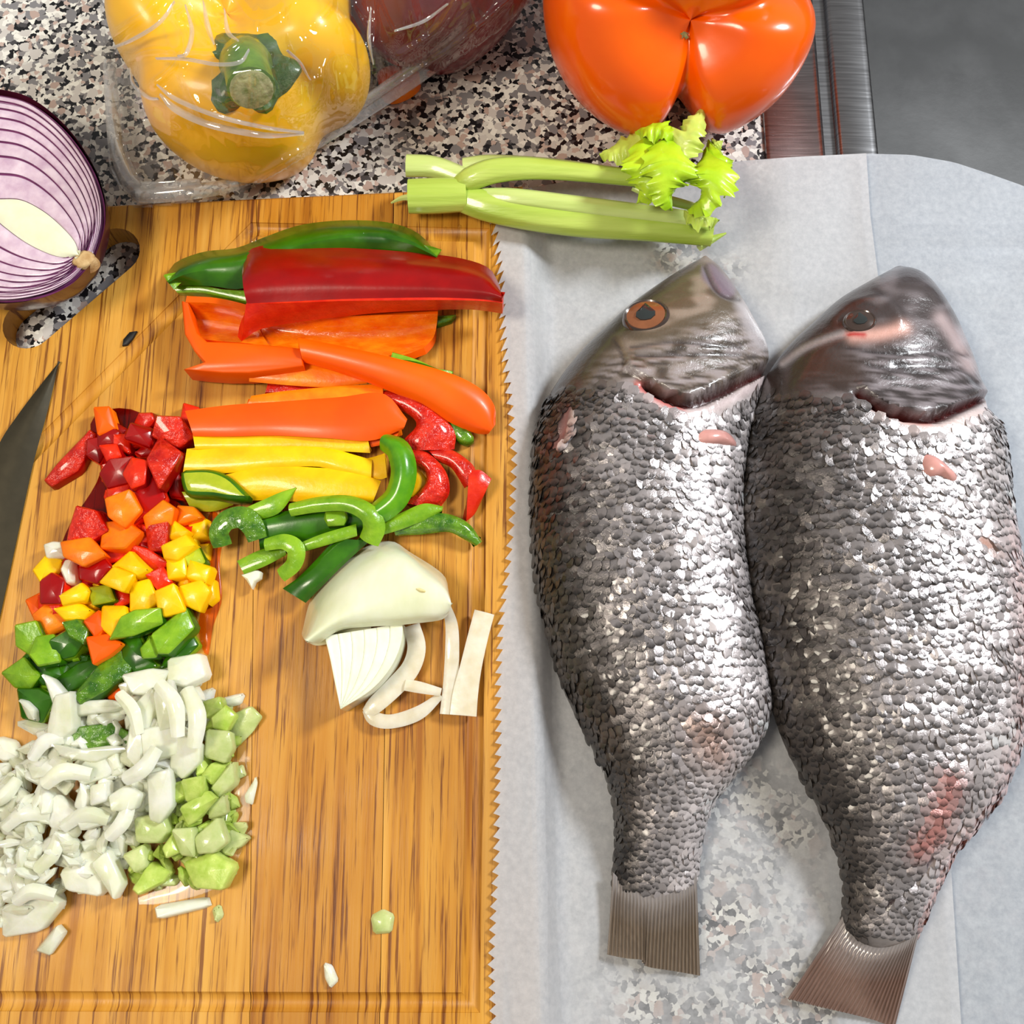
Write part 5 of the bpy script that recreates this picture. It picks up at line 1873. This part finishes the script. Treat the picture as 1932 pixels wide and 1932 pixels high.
# ------------------------------------------------------------------ diced heaps
TOPS = {'R': ('red_skin', 'red_flesh'), 'r': ('red_inner', 'red_skin'), 'f': ('red_flesh', 'red_skin'), 'O': ('orange_flesh', 'orange_skin'), 'o': ('orange_skin', 'orange_flesh'),
        'Y': ('yellow_flesh', 'yellow_skin'), 'G': ('green_skin', 'green_flesh'), 'g': ('green_flesh', 'green_skin'), 'i': ('green_inner', 'green_skin'), 'L': ('lime_flesh', 'green_skin'),
        'N': ('onion_bit', 'onion_bit'), 'C': ('celery_bit', 'celery_bit'), 'c': ('celery_pale', 'celery_pale')}
NAMES = {'R': 'red_pepper_dice', 'r': 'red_pepper_dice', 'f': 'red_pepper_dice', 'O': 'orange_pepper_dice', 'o': 'orange_pepper_dice', 'Y': 'yellow_pepper_dice', 'G': 'green_pepper_dice',
         'g': 'green_pepper_dice', 'i': 'green_pepper_dice', 'L': 'green_pepper_dice', 'N': 'onion_piece', 'C': 'celery_piece', 'c': 'celery_piece'}
CATS = {'N': 'onion piece', 'C': 'celery piece', 'c': 'celery piece'}
GROUPS = {'red_pepper_dice': 'diced red pepper', 'orange_pepper_dice': 'diced orange pepper', 'yellow_pepper_dice': 'diced yellow pepper', 'green_pepper_dice': 'diced green pepper', 'onion_piece': 'chopped white onion', 'celery_piece': 'chopped celery'}
dr = random.Random(3)


def dice(kind, poly, z, label, h=.0065, tl=.18, bulge=0.0002):
    a, b = TOPS[kind]
    q = np.array(poly, float)
    poly = q.mean(0) + (q - q.mean(0)) * (1.14 if kind in 'NCc' else 1.24)
    o = slab(NAMES[kind], poly, z, h, [M[a], M[b], M[a]], r=.0007, tilt=(dr.uniform(-tl, tl), dr.uniform(-tl, tl)), bulge=bulge, cut=(.10 if kind in 'NCc' else .07), flare=dr.uniform(-.0004, .0008))
    return tag(o, label, CATS.get(kind, 'pepper dice'), GROUPS[NAMES[kind]])


def heap(defs, sc, oy):
    for kind, z, label, pts in defs:
        poly = [(x / sc, oy + y / sc) for x, y in pts]
        dice(kind, poly, z, label)


# upper heap, traced against the crop that starts at (0,660)
heap([
    ('o', .008, 'orange dice alone at the very top left of the heap', [(690, 430), (790, 425), (830, 560), (715, 600)]),
    ('R', .007, 'dark red dice beneath the topmost orange dice', [(715, 590), (800, 560), (860, 600), (830, 690), (720, 690)]),
    ('R', .010, 'dark red peaked dice at the top middle of the heap', [(960, 540), (1110, 590), (1080, 700), (920, 640)]),
    ('r', .010, 'wet dark red dice touching the broad orange strip', [(1160, 495), (1300, 500), (1390, 620), (1290, 690), (1130, 620)]),
    ('f', .006, 'orange-red flake between wet red dice and orange strip', [(1340, 400), (1440, 430), (1400, 600), (1320, 510)]),
    ('f', .007, 'red dice left of the dark red peaked dice', [(830, 620), (930, 620), (935, 740), (830, 710)]),
    ('f', .010, 'small red dice at the left shoulder of the red heap', [(730, 700), (840, 690), (870, 770), (780, 800)]),
    ('R', .006, 'brownish red dice low on the left flank of the red heap', [(640, 660), (740, 640), (770, 720), (720, 810), (640, 760)]),
    ('r', .014, 'pinkish red tilted dice with wet bumpy face near the yellow strips', [(1160, 660), (1300, 760), (1160, 980), (1080, 800)]),
    ('r', .005, 'wet red pepper stick apart from the heap near the knife', [(620, 620), (660, 650), (560, 860), (400, 960), (350, 920), (430, 820)]),
    ('R', .010, 'large dark red dice in the middle of the red heap', [(800, 810), (950, 790), (945, 950), (790, 990), (740, 900)]),
    ('f', .013, 'orange-red dice leaning on the large dark red dice', [(960, 800), (1060, 820), (1040, 960), (960, 990), (905, 900)]),
    ('R', .010, 'dark red wedge below the leaning orange-red dice', [(960, 990), (1120, 930), (1180, 1080), (980, 1240), (930, 1100)]),
    ('R', .007, 'dark red dice beside the left green pepper end', [(1220, 880), (1310, 860), (1320, 1060), (1240, 1050)]),
    ('f', .008, 'red dice on the left side above the bright orange dice', [(790, 970), (940, 950), (920, 1060), (790, 1100)]),
    ('O', .014, 'bright orange dice with a notched top in mid heap', [(780, 1090), (860, 1060), (930, 1035), (1000, 1160), (900, 1270), (800, 1200)]),
    ('O', .012, 'orange dice right of the notched orange dice', [(1060, 1210), (1180, 1110), (1250, 1160), (1230, 1260), (1080, 1290)]),
    ('r', .012, 'bright red wet dice at the left edge of the heap', [(560, 1160), (680, 1190), (750, 1310), (640, 1380), (500, 1400), (520, 1290)]),
    ('O', .012, 'large orange dice below the notched orange dice', [(770, 1270), (900, 1260), (1000, 1330), (900, 1430), (750, 1430)]),
    ('r', .011, 'red dice with glossy bumps left of the top yellow dice', [(1070, 1290), (1210, 1270), (1200, 1440), (1090, 1450)]),
    ('O', .008, 'orange dice beside the lower corner of the green pepper end', [(1300, 1140), (1400, 1150), (1450, 1220), (1300, 1260)]),
    ('O', .013, 'light orange dice below the bright red wet dice', [(460, 1410), (640, 1380), (740, 1490), (600, 1560), (480, 1500)]),
    ('f', .009, 'long orange-red dice slanting under the glossy red dice', [(940, 1420), (1080, 1460), (1200, 1540), (1160, 1600), (1020, 1560)]),
    ('R', .010, 'deep red dice between orange and yellow dice', [(590, 1590), (740, 1530), (790, 1590), (700, 1690), (600, 1660)]),
    ('f', .010, 'orange dice nestled right of the big yellow dice', [(1070, 1640), (1180, 1590), (1240, 1690), (1150, 1740)]),
    ('f', .007, 'red-orange dice behind the deep red dice', [(730, 1440), (900, 1450), (890, 1520), (780, 1550)]),
    ('R', .009, 'red-skinned upright dice at the far left of the yellow dice', [(300, 1690), (370, 1640), (450, 1690), (430, 1830), (300, 1830)]),
    ('f', .006, 'orange-red dice lowest on the left edge', [(285, 1800), (430, 1800), (430, 1900), (330, 1960), (290, 1930)]),
    ('o', .004, 'flat orange dice lying outermost on the left', [(190, 1830), (290, 1780), (300, 1910), (240, 1940)]),
    ('Y', .007, 'yellow dice apart on the left beside the knife edge', [(250, 1600), (330, 1510), (440, 1540), (400, 1610), (300, 1680)]),
    ('Y', .014, 'big yellow dice, front one of the touching pair', [(740, 1690), (830, 1590), (960, 1640), (890, 1750)]),
    ('Y', .012, 'big yellow dice, rear one of the touching pair', [(830, 1580), (950, 1480), (1060, 1600), (980, 1640)]),
    ('Y', .010, 'topmost yellow dice right of the glossy red dice', [(1210, 1370), (1250, 1240), (1360, 1320), (1330, 1370)]),
    ('Y', .012, 'yellow dice below the topmost yellow dice', [(1190, 1430), (1340, 1360), (1400, 1430), (1290, 1520), (1210, 1510)]),
    ('Y', .005, 'flat yellow dice at the upper right of the heap', [(1380, 1280), (1490, 1240), (1500, 1350), (1400, 1380)]),
    ('Y', .010, 'yellow dice third down the right side of the heap', [(1220, 1530), (1340, 1520), (1350, 1640), (1230, 1660)]),
    ('Y', .010, 'pale yellow dice standing at the right beside the lime dice', [(1390, 1540), (1520, 1590), (1490, 1690), (1370, 1650)]),
    ('Y', .010, 'large yellow dice at the lower right edge', [(1320, 1730), (1460, 1690), (1510, 1760), (1450, 1890), (1320, 1830)]),
    ('Y', .013, 'upright bright yellow dice above the dark green dice', [(1140, 1770), (1260, 1720), (1330, 1890), (1170, 1935)]),
    ('Y', .010, 'yellow dice standing between the lime dice and upright yellow', [(960, 1720), (1080, 1690), (1130, 1830), (1060, 1890), (960, 1890)]),
    ('Y', .010, 'wet yellow dice at left above the yellow flake', [(440, 1790), (580, 1710), (630, 1760), (600, 1820), (470, 1850)]),
    ('Y', .008, 'yellow flake below the wet yellow dice', [(410, 1890), (560, 1850), (640, 1900), (600, 1960), (480, 1960)]),
    ('L', .009, 'lime green dice among the yellow dice at right', [(1340, 1500), (1430, 1430), (1480, 1540), (1390, 1590)]),
    ('L', .009, 'lime green dice between the wet yellow dice', [(650, 1740), (780, 1720), (820, 1820), (680, 1850)]),
    ('f', .006, 'small red dice right of the lime dice', [(830, 1760), (920, 1740), (940, 1830), (840, 1880)]),
    ('Y', .005, 'thin yellow chip at the outer right edge of the heap', [(1500, 1700), (1560, 1690), (1570, 1800), (1520, 1840)]),
    ('N', .007, 'pinkish white onion chip at the left, above the yellow dice', [(320, 1420), (380, 1400), (450, 1405), (470, 1500), (340, 1510)]),
    ('N', .009, 'pink-tinted onion chip upright beside the deep red dice', [(440, 1600), (470, 1540), (525, 1530), (530, 1680), (480, 1690)]),
], 3.864, 660)
# lower heap, traced against the crop that starts at (0,1100)
heap([
    ('o', .011, 'orange dice with pointed top among the green dice', [(440, 200), (510, 150), (540, 230), (490, 270)]),
    ('o', .012, 'bright orange dice with a shine among the green dice', [(460, 290), (560, 275), (620, 320), (560, 370), (490, 410)]),
    ('Y', .011, 'yellow dice beside the broad green dice', [(540, 130), (640, 130), (650, 190), (590, 275), (530, 220)]),
    ('O', .006, 'orange dice leaning out on the left above green dice', [(180, 170), (240, 120), (330, 190), (320, 230), (220, 280)]),
    ('o', .005, 'small orange chip at the top edge of the onion heap', [(555, 545), (600, 510), (670, 560), (650, 600), (570, 600)]),
    ('g', .008, 'light green dice at the left end of the green row', [(85, 230), (180, 210), (230, 330), (150, 360), (90, 320)]),
    ('g', .010, 'light green flat dice second in the green row', [(190, 290), (270, 280), (300, 400), (200, 420), (160, 370)]),
    ('G', .009, 'dark green dice in the middle of the left green group', [(270, 300), (370, 240), (440, 290), (380, 370), (290, 390)]),
    ('i', .011, 'wet bumpy green dice below the yellow flake', [(330, 210), (400, 195), (450, 240), (430, 310), (360, 270)]),
    ('g', .014, 'broad green dice in front of the upright yellow dice', [(590, 280), (640, 180), (700, 150), (810, 140), (820, 210), (700, 260)]),
    ('g', .013, 'tall bright green dice at the right of the green row', [(800, 270), (950, 150), (990, 240), (880, 350), (830, 350)]),
    ('g', .013, 'small light green dice between the two largest green dice', [(735, 340), (780, 290), (830, 330), (805, 380), (745, 385)]),
    ('G', .008, 'dark green dice under the broad green dice', [(640, 300), (720, 285), (760, 380), (800, 420), (700, 450), (650, 390)]),
    ('i', .010, 'long wet green stick pointing down into the onion', [(405, 570), (480, 480), (560, 385), (620, 360), (700, 400), (640, 480), (540, 550), (440, 605)]),
    ('g', .007, 'small green dice outermost at left', [(20, 470), (120, 400), (190, 480), (150, 540), (80, 535)]),
    ('G', .006, 'dark green dice lowest at left near the onion heap', [(100, 560), (200, 560), (265, 600), (210, 710), (120, 690)]),
    ('G', .006, 'very dark green dice above the long green stick', [(300, 500), (400, 430), (500, 400), (480, 500), (350, 560)]),
    ('G', .006, 'dark green dice at the right end under the tall green dice', [(980, 270), (1015, 330), (930, 410), (850, 430), (880, 360)]),
    ('G', .005, 'dark green dice behind the small outermost one', [(150, 400), (280, 400), (310, 480), (220, 520), (170, 470)]),
    ('i', .010, 'green dice half buried in the middle of the onion heap', [(385, 820), (420, 760), (560, 740), (640, 780), (640, 860), (500, 870)]),
    ('N', .008, 'white onion ring chip beside the lowest dark green dice', [(100, 610), (140, 620), (180, 660), (180, 710), (140, 700)]),
    ('N', .015, 'long onion sliver at the upper left of the heap, hanging vertical', [(280, 600), (360, 580), (372, 760), (270, 830), (240, 820), (250, 740)]),
    ('N', .012, 'thin onion sliver leaning against the dark green dice', [(220, 480), (265, 500), (325, 570), (280, 650), (250, 560)]),
    ('N', .012, 'flat onion sliver below the long green stick', [(370, 620), (560, 610), (640, 640), (560, 665), (390, 690)]),
    ('N', .014, 'small bright onion flake at the heap top beside the orange chip', [(615, 530), (690, 500), (690, 550), (640, 580)]),
    ('N', .012, 'squarish onion piece at the top right corner of the heap', [(880, 400), (1030, 375), (1060, 480), (960, 530), (880, 510)]),
    ('N', .017, 'broad upright onion sliver under the corner piece', [(800, 580), (880, 510), (905, 640), (890, 740), (830, 765)]),
    ('N', .016, 'curved onion sliver running down the centre of the heap', [(690, 650), (790, 560), (810, 640), (750, 780), (730, 960), (660, 880)]),
    ('N', .015, 'yellowish onion plate right of the curved centre sliver', [(740, 770), (880, 740), (1000, 800), (940, 880), (760, 920)]),
    ('N', .014, 'onion plate on the right flank touching celery dice', [(900, 770), (1035, 840), (1030, 930), (950, 1010), (890, 960)]),
    ('N', .015, 'long flat onion sliver pointing down at the celery', [(770, 1010), (880, 980), (892, 1150), (830, 1240), (780, 1220)]),
    ('N', .014, 'wide onion flap along the top edge of the heap', [(640, 480), (780, 450), (870, 460), (790, 570), (690, 570)]),
    ('N', .015, 'bow-shaped onion sliver just below the buried green dice', [(280, 840), (400, 870), (550, 850), (640, 860), (480, 930), (330, 900)]),
    ('N', .014, 'large onion plate below the bow-shaped sliver', [(390, 980), (480, 900), (640, 880), (560, 1000), (430, 1045)]),
    ('N', .010, 'white onion chunk at the left shoulder of the heap', [(150, 840), (220, 815), (250, 890), (190, 930)]),
    ('N', .010, 'onion plate below the left shoulder chunk', [(140, 940), (250, 900), (290, 1000), (170, 1020)]),
    ('N', .006, 'boat-shaped onion chip at the left side', [(30, 1110), (90, 970), (125, 1000), (100, 1110), (50, 1140)]),
    ('N', .018, 'shiny white onion block in the centre of the heap', [(470, 1060), (550, 1040), (545, 1130), (470, 1155)]),
    ('N', .017, 'rounded white onion plate right of the shiny block', [(570, 1110), (650, 1060), (725, 1100), (690, 1175), (580, 1185)]),
    ('N', .016, 'onion chip left of the shiny block', [(385, 1160), (420, 1040), (465, 1120), (430, 1190)]),
    ('N', .015, 'wide onion chip below the shiny block', [(400, 1235), (520, 1170), (605, 1190), (560, 1245), (430, 1285)]),
    ('N', .012, 'grey-white onion plate in the lower middle', [(230, 1160), (300, 1110), (400, 1200), (340, 1295), (260, 1265)]),
    ('N', .007, 'wide onion plate at the lower left', [(30, 1320), (130, 1250), (215, 1250), (150, 1345), (60, 1385)]),
    ('N', .008, 'large onion flake at the lower tip of the heap', [(320, 1510), (450, 1375), (525, 1430), (510, 1620), (350, 1590)]),
    ('N', .009, 'pale onion wedge beside the lower celery pieces', [(480, 1470), (560, 1400), (625, 1560), (585, 1640)]),
    ('N', .008, 'white onion block at the left frame edge', [(-30, 1480), (70, 1420), (135, 1500), (60, 1590), (-30, 1600)]),
    ('N', .008, 'narrow onion sliver right of the edge block', [(130, 1480), (215, 1450), (180, 1610), (110, 1670)]),
    ('N', .006, 'broad onion slab lying lowest at left', [(20, 1690), (220, 1615), (295, 1680), (200, 1805), (25, 1835)]),
    ('N', .003, 'single onion flake on bare wood at the bottom left', [(190, 1910), (290, 1790), (325, 1830), (260, 1935)]),
    ('N', .003, 'straight onion stick on bare wood under the celery', [(818, 1690), (1060, 1650), (1070, 1685), (830, 1745)]),
    ('N', .005, 'grey onion plate at left beside the frame edge', [(-20, 810), (50, 830), (90, 900), (20, 920), (-30, 900)]),
    ('C', .010, 'upper of the two square celery dice at the heap corner', [(1055, 620), (1140, 595), (1155, 660), (1070, 700)]),
    ('C', .010, 'rounded celery dice just below the top celery dice', [(1100, 700), (1170, 640), (1222, 690), (1180, 765), (1110, 750)]),
    ('c', .010, 'cross-grained square celery block on the right flank', [(1080, 770), (1195, 780), (1205, 860), (1170, 930), (1070, 900)]),
    ('C', .009, 'celery chip tucked left of the square block', [(1020, 900), (1060, 900), (1075, 985), (1020, 1000)]),
    ('C', .010, 'celery dice below the square celery block', [(1050, 1000), (1100, 940), (1170, 960), (1100, 1045)]),
    ('c', .009, 'pale triangular celery chip on the right edge', [(1100, 1060), (1205, 935), (1215, 1040), (1140, 1110)]),
    ('C', .014, 'bright green celery dice in the middle of the celery', [(945, 1030), (1045, 1010), (1050, 1110), (970, 1135)]),
    ('C', .011, 'bright celery dice wedged against the long onion sliver', [(890, 1050), (945, 1035), (965, 1110), (895, 1140)]),
    ('C', .013, 'long yellow-green celery piece below the bright dice', [(940, 1170), (1070, 1090), (1115, 1130), (1020, 1235), (980, 1255)]),
    ('c', .010, 'finely ridged celery chip at the right edge', [(1085, 1170), (1165, 1105), (1175, 1200), (1090, 1225)]),
    ('c', .011, 'wide pale celery plate on the left of the celery', [(705, 1230), (840, 1215), (865, 1290), (820, 1345), (715, 1345)]),
    ('C', .012, 'celery dice in the lower middle with a dark notch', [(845, 1380), (900, 1305), (935, 1400), (865, 1430)]),
    ('c', .013, 'pale upright celery plate in the lower middle', [(895, 1290), (1000, 1285), (1005, 1420), (940, 1410)]),
    ('c', .012, 'wide pale celery plate at the lower right', [(1015, 1330), (1130, 1230), (1170, 1350), (1110, 1400), (1035, 1405)]),
    ('C', .008, 'long green celery piece pointing down left', [(695, 1590), (780, 1460), (875, 1510), (840, 1560), (725, 1620)]),
    ('C', .008, 'large green celery piece at the bottom of the celery', [(965, 1460), (1100, 1415), (1205, 1480), (1150, 1590), (1020, 1580)]),
    ('c', .010, 'pale celery wedge between onion and lower celery', [(640, 1420), (740, 1370), (755, 1470), (700, 1505)]),
    ('c', .004, 'shredded celery end sticking out at the far right', [(1150, 1350), (1200, 1290), (1285, 1330), (1250, 1370), (1170, 1410)]),
    ('c', .003, 'thin translucent celery slice lying right of the celery dice', [(1200, 780), (1215, 690), (1300, 650), (1350, 700), (1310, 770), (1220, 860)]),
    ('N', .003, 'thin onion sliver above the translucent celery slice', [(1150, 605), (1210, 590), (1255, 582), (1240, 620), (1180, 635)]),
], 2.76, 1100)

ON_REG = [(95, 1320), (140, 1300), (235, 1285), (320, 1250), (385, 1270), (395, 1350), (395, 1420), (370, 1500), (310, 1540), (250, 1590), (215, 1640), (150, 1690), (110, 1690), (60, 1740), (-20, 1750), (-50, 1600), (-40, 1440), (40, 1410)]
CE_REG = [(390, 1330), (430, 1350), (436, 1440), (450, 1560), (430, 1600), (428, 1650), (330, 1680), (265, 1680), (240, 1610), (280, 1540), (335, 1500), (370, 1440)]
RE_REG = [(190, 800), (300, 790), (345, 850), (350, 930), (385, 985), (360, 1040), (300, 1090), (220, 1110), (130, 1110), (80, 1090), (140, 1000), (200, 920)]
GR_REG = [(40, 1190), (150, 1170), (250, 1150), (360, 1170), (370, 1210), (300, 1250), (200, 1290), (100, 1300), (40, 1290)]
YE_REG = [(320, 1010), (385, 1000), (390, 1100), (370, 1140), (230, 1150), (150, 1140), (180, 1090), (300, 1060)]


def inreg(reg, x, y):
    return bool(inside(reg, np.array([float(x)]), np.array([float(y)]))[0])


def fill(reg, n, kinds, label, zr, ln, wd, h=.003, tl=.4, seed=1, mind=10):
    """the small pieces between and under the large ones"""
    r = random.Random(seed)
    xs, ys = [p[0] for p in reg], [p[1] for p in reg]
    pts = []
    tries = 0
    while len(pts) < n and tries < 6000:
        tries += 1
        x, y = r.uniform(min(xs), max(xs)), r.uniform(min(ys), max(ys))
        if not inreg(reg, x, y) or any((x - a) ** 2 + (y - b) ** 2 < mind ** 2 for a, b in pts):
            continue
        pts.append((x, y))
        # nearer the rim of the heap the pieces lie lower
        depth = 0
        for s in (20, 40, 60, 80):
            if all(inreg(reg, x + s * math.cos(a), y + s * math.sin(a)) for a in (0, 1.6, 3.1, 4.7)):
                depth += 1
        z = zr[0] + (zr[1] - zr[0]) * depth / 4 * r.uniform(.6, 1)
        a = r.uniform(0, math.pi)
        l, w = r.uniform(*ln) / 2, r.uniform(*wd) / 2
        k = r.choice((4, 5, 5, 6))
        poly = []
        for i in range(k):
            t = 2 * math.pi * i / k + r.uniform(-.35, .35) + .6
            dx, dy = l * math.cos(t) * r.uniform(.8, 1.2), w * math.sin(t) * r.uniform(.8, 1.2)
            poly.append((x + dx * math.cos(a) - dy * math.sin(a), y + dx * math.sin(a) + dy * math.cos(a)))
        dice(r.choice(kinds), poly, z, label, h=h, tl=tl, bulge=r.uniform(-.0008, .0010))


fill(RE_REG, 56, 'RRfrf', 'small red pepper dice packed under the larger dice of the heap', (.004, .008), (30, 46), (26, 38), h=.005, tl=.25, seed=5, mind=18)
fill(YE_REG, 20, 'YYY', 'small yellow pepper dice packed under the larger yellow dice', (.004, .007), (26, 38), (22, 30), h=.005, tl=.25, seed=6, mind=20)
fill(GR_REG, 26, 'GGgi', 'small green pepper dice packed under the larger green dice', (.003, .006), (32, 50), (26, 38), h=.005, tl=.25, seed=7, mind=20)
fill(ON_REG, 240, 'N', 'small chip of white onion filling the gaps of the chopped heap', (.003, .0135), (30, 60), (18, 32), h=.0026, tl=.5, seed=8, mind=12)
fill(CE_REG, 60, 'CCc', 'small chip of chopped celery filling gaps between larger celery pieces', (.003, .010), (28, 46), (16, 28), h=.003, tl=.5, seed=9, mind=14)

# stray bits, drops and thin juice on the wood
sp_ = slab('charred_speck', [(232, 640), (244, 626), (258, 624), (250, 638), (240, 650), (230, 652)], .0014, .0012, [M['handle'], M['handle']], r=.0003)
tag(sp_, 'small blackened speck beside the slanting groove', 'crumb')
for nm, kind, z, lab, poly in (
        ('c', 'c', .002, 'celery scrap alone on bare wood near the right groove', [(704, 1732), (722, 1722), (738, 1730), (734, 1756), (708, 1758)]),
        ('N', 'N', .002, 'tiny onion scrap alone near the bottom of the board', [(612, 1822), (624, 1826), (634, 1850), (622, 1862), (614, 1846)]),
        ('N', 'N', .002, 'slim onion scrap right of the celery heap', [(462, 1500), (482, 1468), (484, 1480), (476, 1516), (464, 1512)]),
        ('c', 'c', .002, 'round celery crumb below the celery heap', [(402, 1718), (412, 1712), (416, 1728), (406, 1738)]),
        ('c', 'c', .003, 'celery crumb at the right flank of the heap', [(440, 1450), (456, 1444), (462, 1462), (446, 1470)])):
    dice(kind, poly, z, lab, h=.002, tl=.05)
for i, (lab, poly, mt) in enumerate((
        ('orange juice film on the wood beside the yellow dice', [(388, 990), (402, 960), (420, 1000), (414, 1060), (418, 1130), (402, 1180), (390, 1240), (374, 1180), (392, 1100), (384, 1040)], 'juice'),
        ('clear juice film around the right edge of the celery', [(440, 1340), (480, 1340), (488, 1360), (462, 1400), (470, 1480), (468, 1560), (440, 1640), (400, 1680), (300, 1706), (250, 1700), (330, 1660), (430, 1560)], 'water'),
        ('dark red juice film seeping from the red pepper dice', [(180, 780), (240, 770), (300, 800), (350, 860), (360, 940), (330, 1000), (250, 1060), (160, 1080), (110, 1060), (130, 990), (170, 930), (190, 880), (170, 820)], 'redjuice'))):
    o = slab('juice_film', poly, .0007, .0005, [M[mt], M[mt]], smooth_n=40, r=.0004)
    tag(o, lab, 'liquid')
wd = random.Random(4)
V, f = [], []
drop_m = None
for x, y, r in ((478, 452, 9), (470, 436, 6), (492, 440, 5), (840, 430, 4), (866, 426, 4), (452, 470, 5), (466, 1432, 6), (474, 1500, 5), (470, 1572, 6), (440, 1460, 5), (690, 1240, 4), (745, 1300, 5)):
    poly = [(x + r * math.cos(a) * wd.uniform(.8, 1.2), y + r * math.sin(a) * wd.uniform(.8, 1.2)) for a in np.linspace(0, 2 * math.pi, 9)[:-1]]
    o = slab('water_drop', poly, .0012, .001, [M['water'], M['water']], smooth_n=16, r=.0008, bulge=.0003)
    tag(o, 'tiny clear water drop beading on the wood', 'drop', 'water drops on the board')

# bent onion slivers lying over the chopped heap
cv = random.Random(21)
ONION_CURLS = [
    ('arched onion sliver near the heap top, left of the centre sliver', [(225, 1310), (250, 1340), (262, 1385)], 26, .016),
    ('bent onion strip running down beside the celery dice', [(352, 1300), (372, 1350), (366, 1410)], 30, .017),
    ('bent onion strip along the right shoulder of the heap', [(300, 1290), (330, 1330), (336, 1390)], 28, .018),
    ('curled onion strip at the left flank of the heap', [(60, 1430), (84, 1400), (120, 1392)], 26, .012),
    ('curled onion strip crossing the heap middle from the left', [(84, 1480), (120, 1456), (172, 1462)], 28, .016),
    ('bent onion strip just above the lower flake', [(120, 1560), (160, 1536), (205, 1546)], 26, .014),
    ('long bent onion strip in the lower left of the heap', [(10, 1560), (46, 1534), (96, 1536)], 28, .011),
    ('bent onion strip hanging over the lower tip', [(70, 1640), (100, 1610), (112, 1570)], 26, .010),
    ('wavy onion strip right of the heap centre', [(236, 1470), (270, 1450), (296, 1412)], 28, .018),
    ('bent onion strip beside the wide celery plate', [(205, 1580), (232, 1550), (246, 1510)], 26, .014),
    ('small curled onion strip at the far left frame edge', [(-20, 1520), (10, 1500), (34, 1470)], 24, .010),
    ('bent onion strip resting on the broad lowest slab', [(30, 1700), (60, 1682), (104, 1690)], 26, .010),
]
for lab, pts, wpx, z in ONION_CURLS:
    path = [(x, y, z + (.002 if i == 1 else 0), wpx * (1 if i == 1 else .8)) for i, (x, y) in enumerate(pts)]
    o = ribbon('onion_piece', path, .0022, [M['onion_bit'], M['onion_bit']], roll=cv.uniform(-.3, .3), arch=.002, n=14, m=5)
    tag(o, lab, 'onion piece', 'chopped white onion')
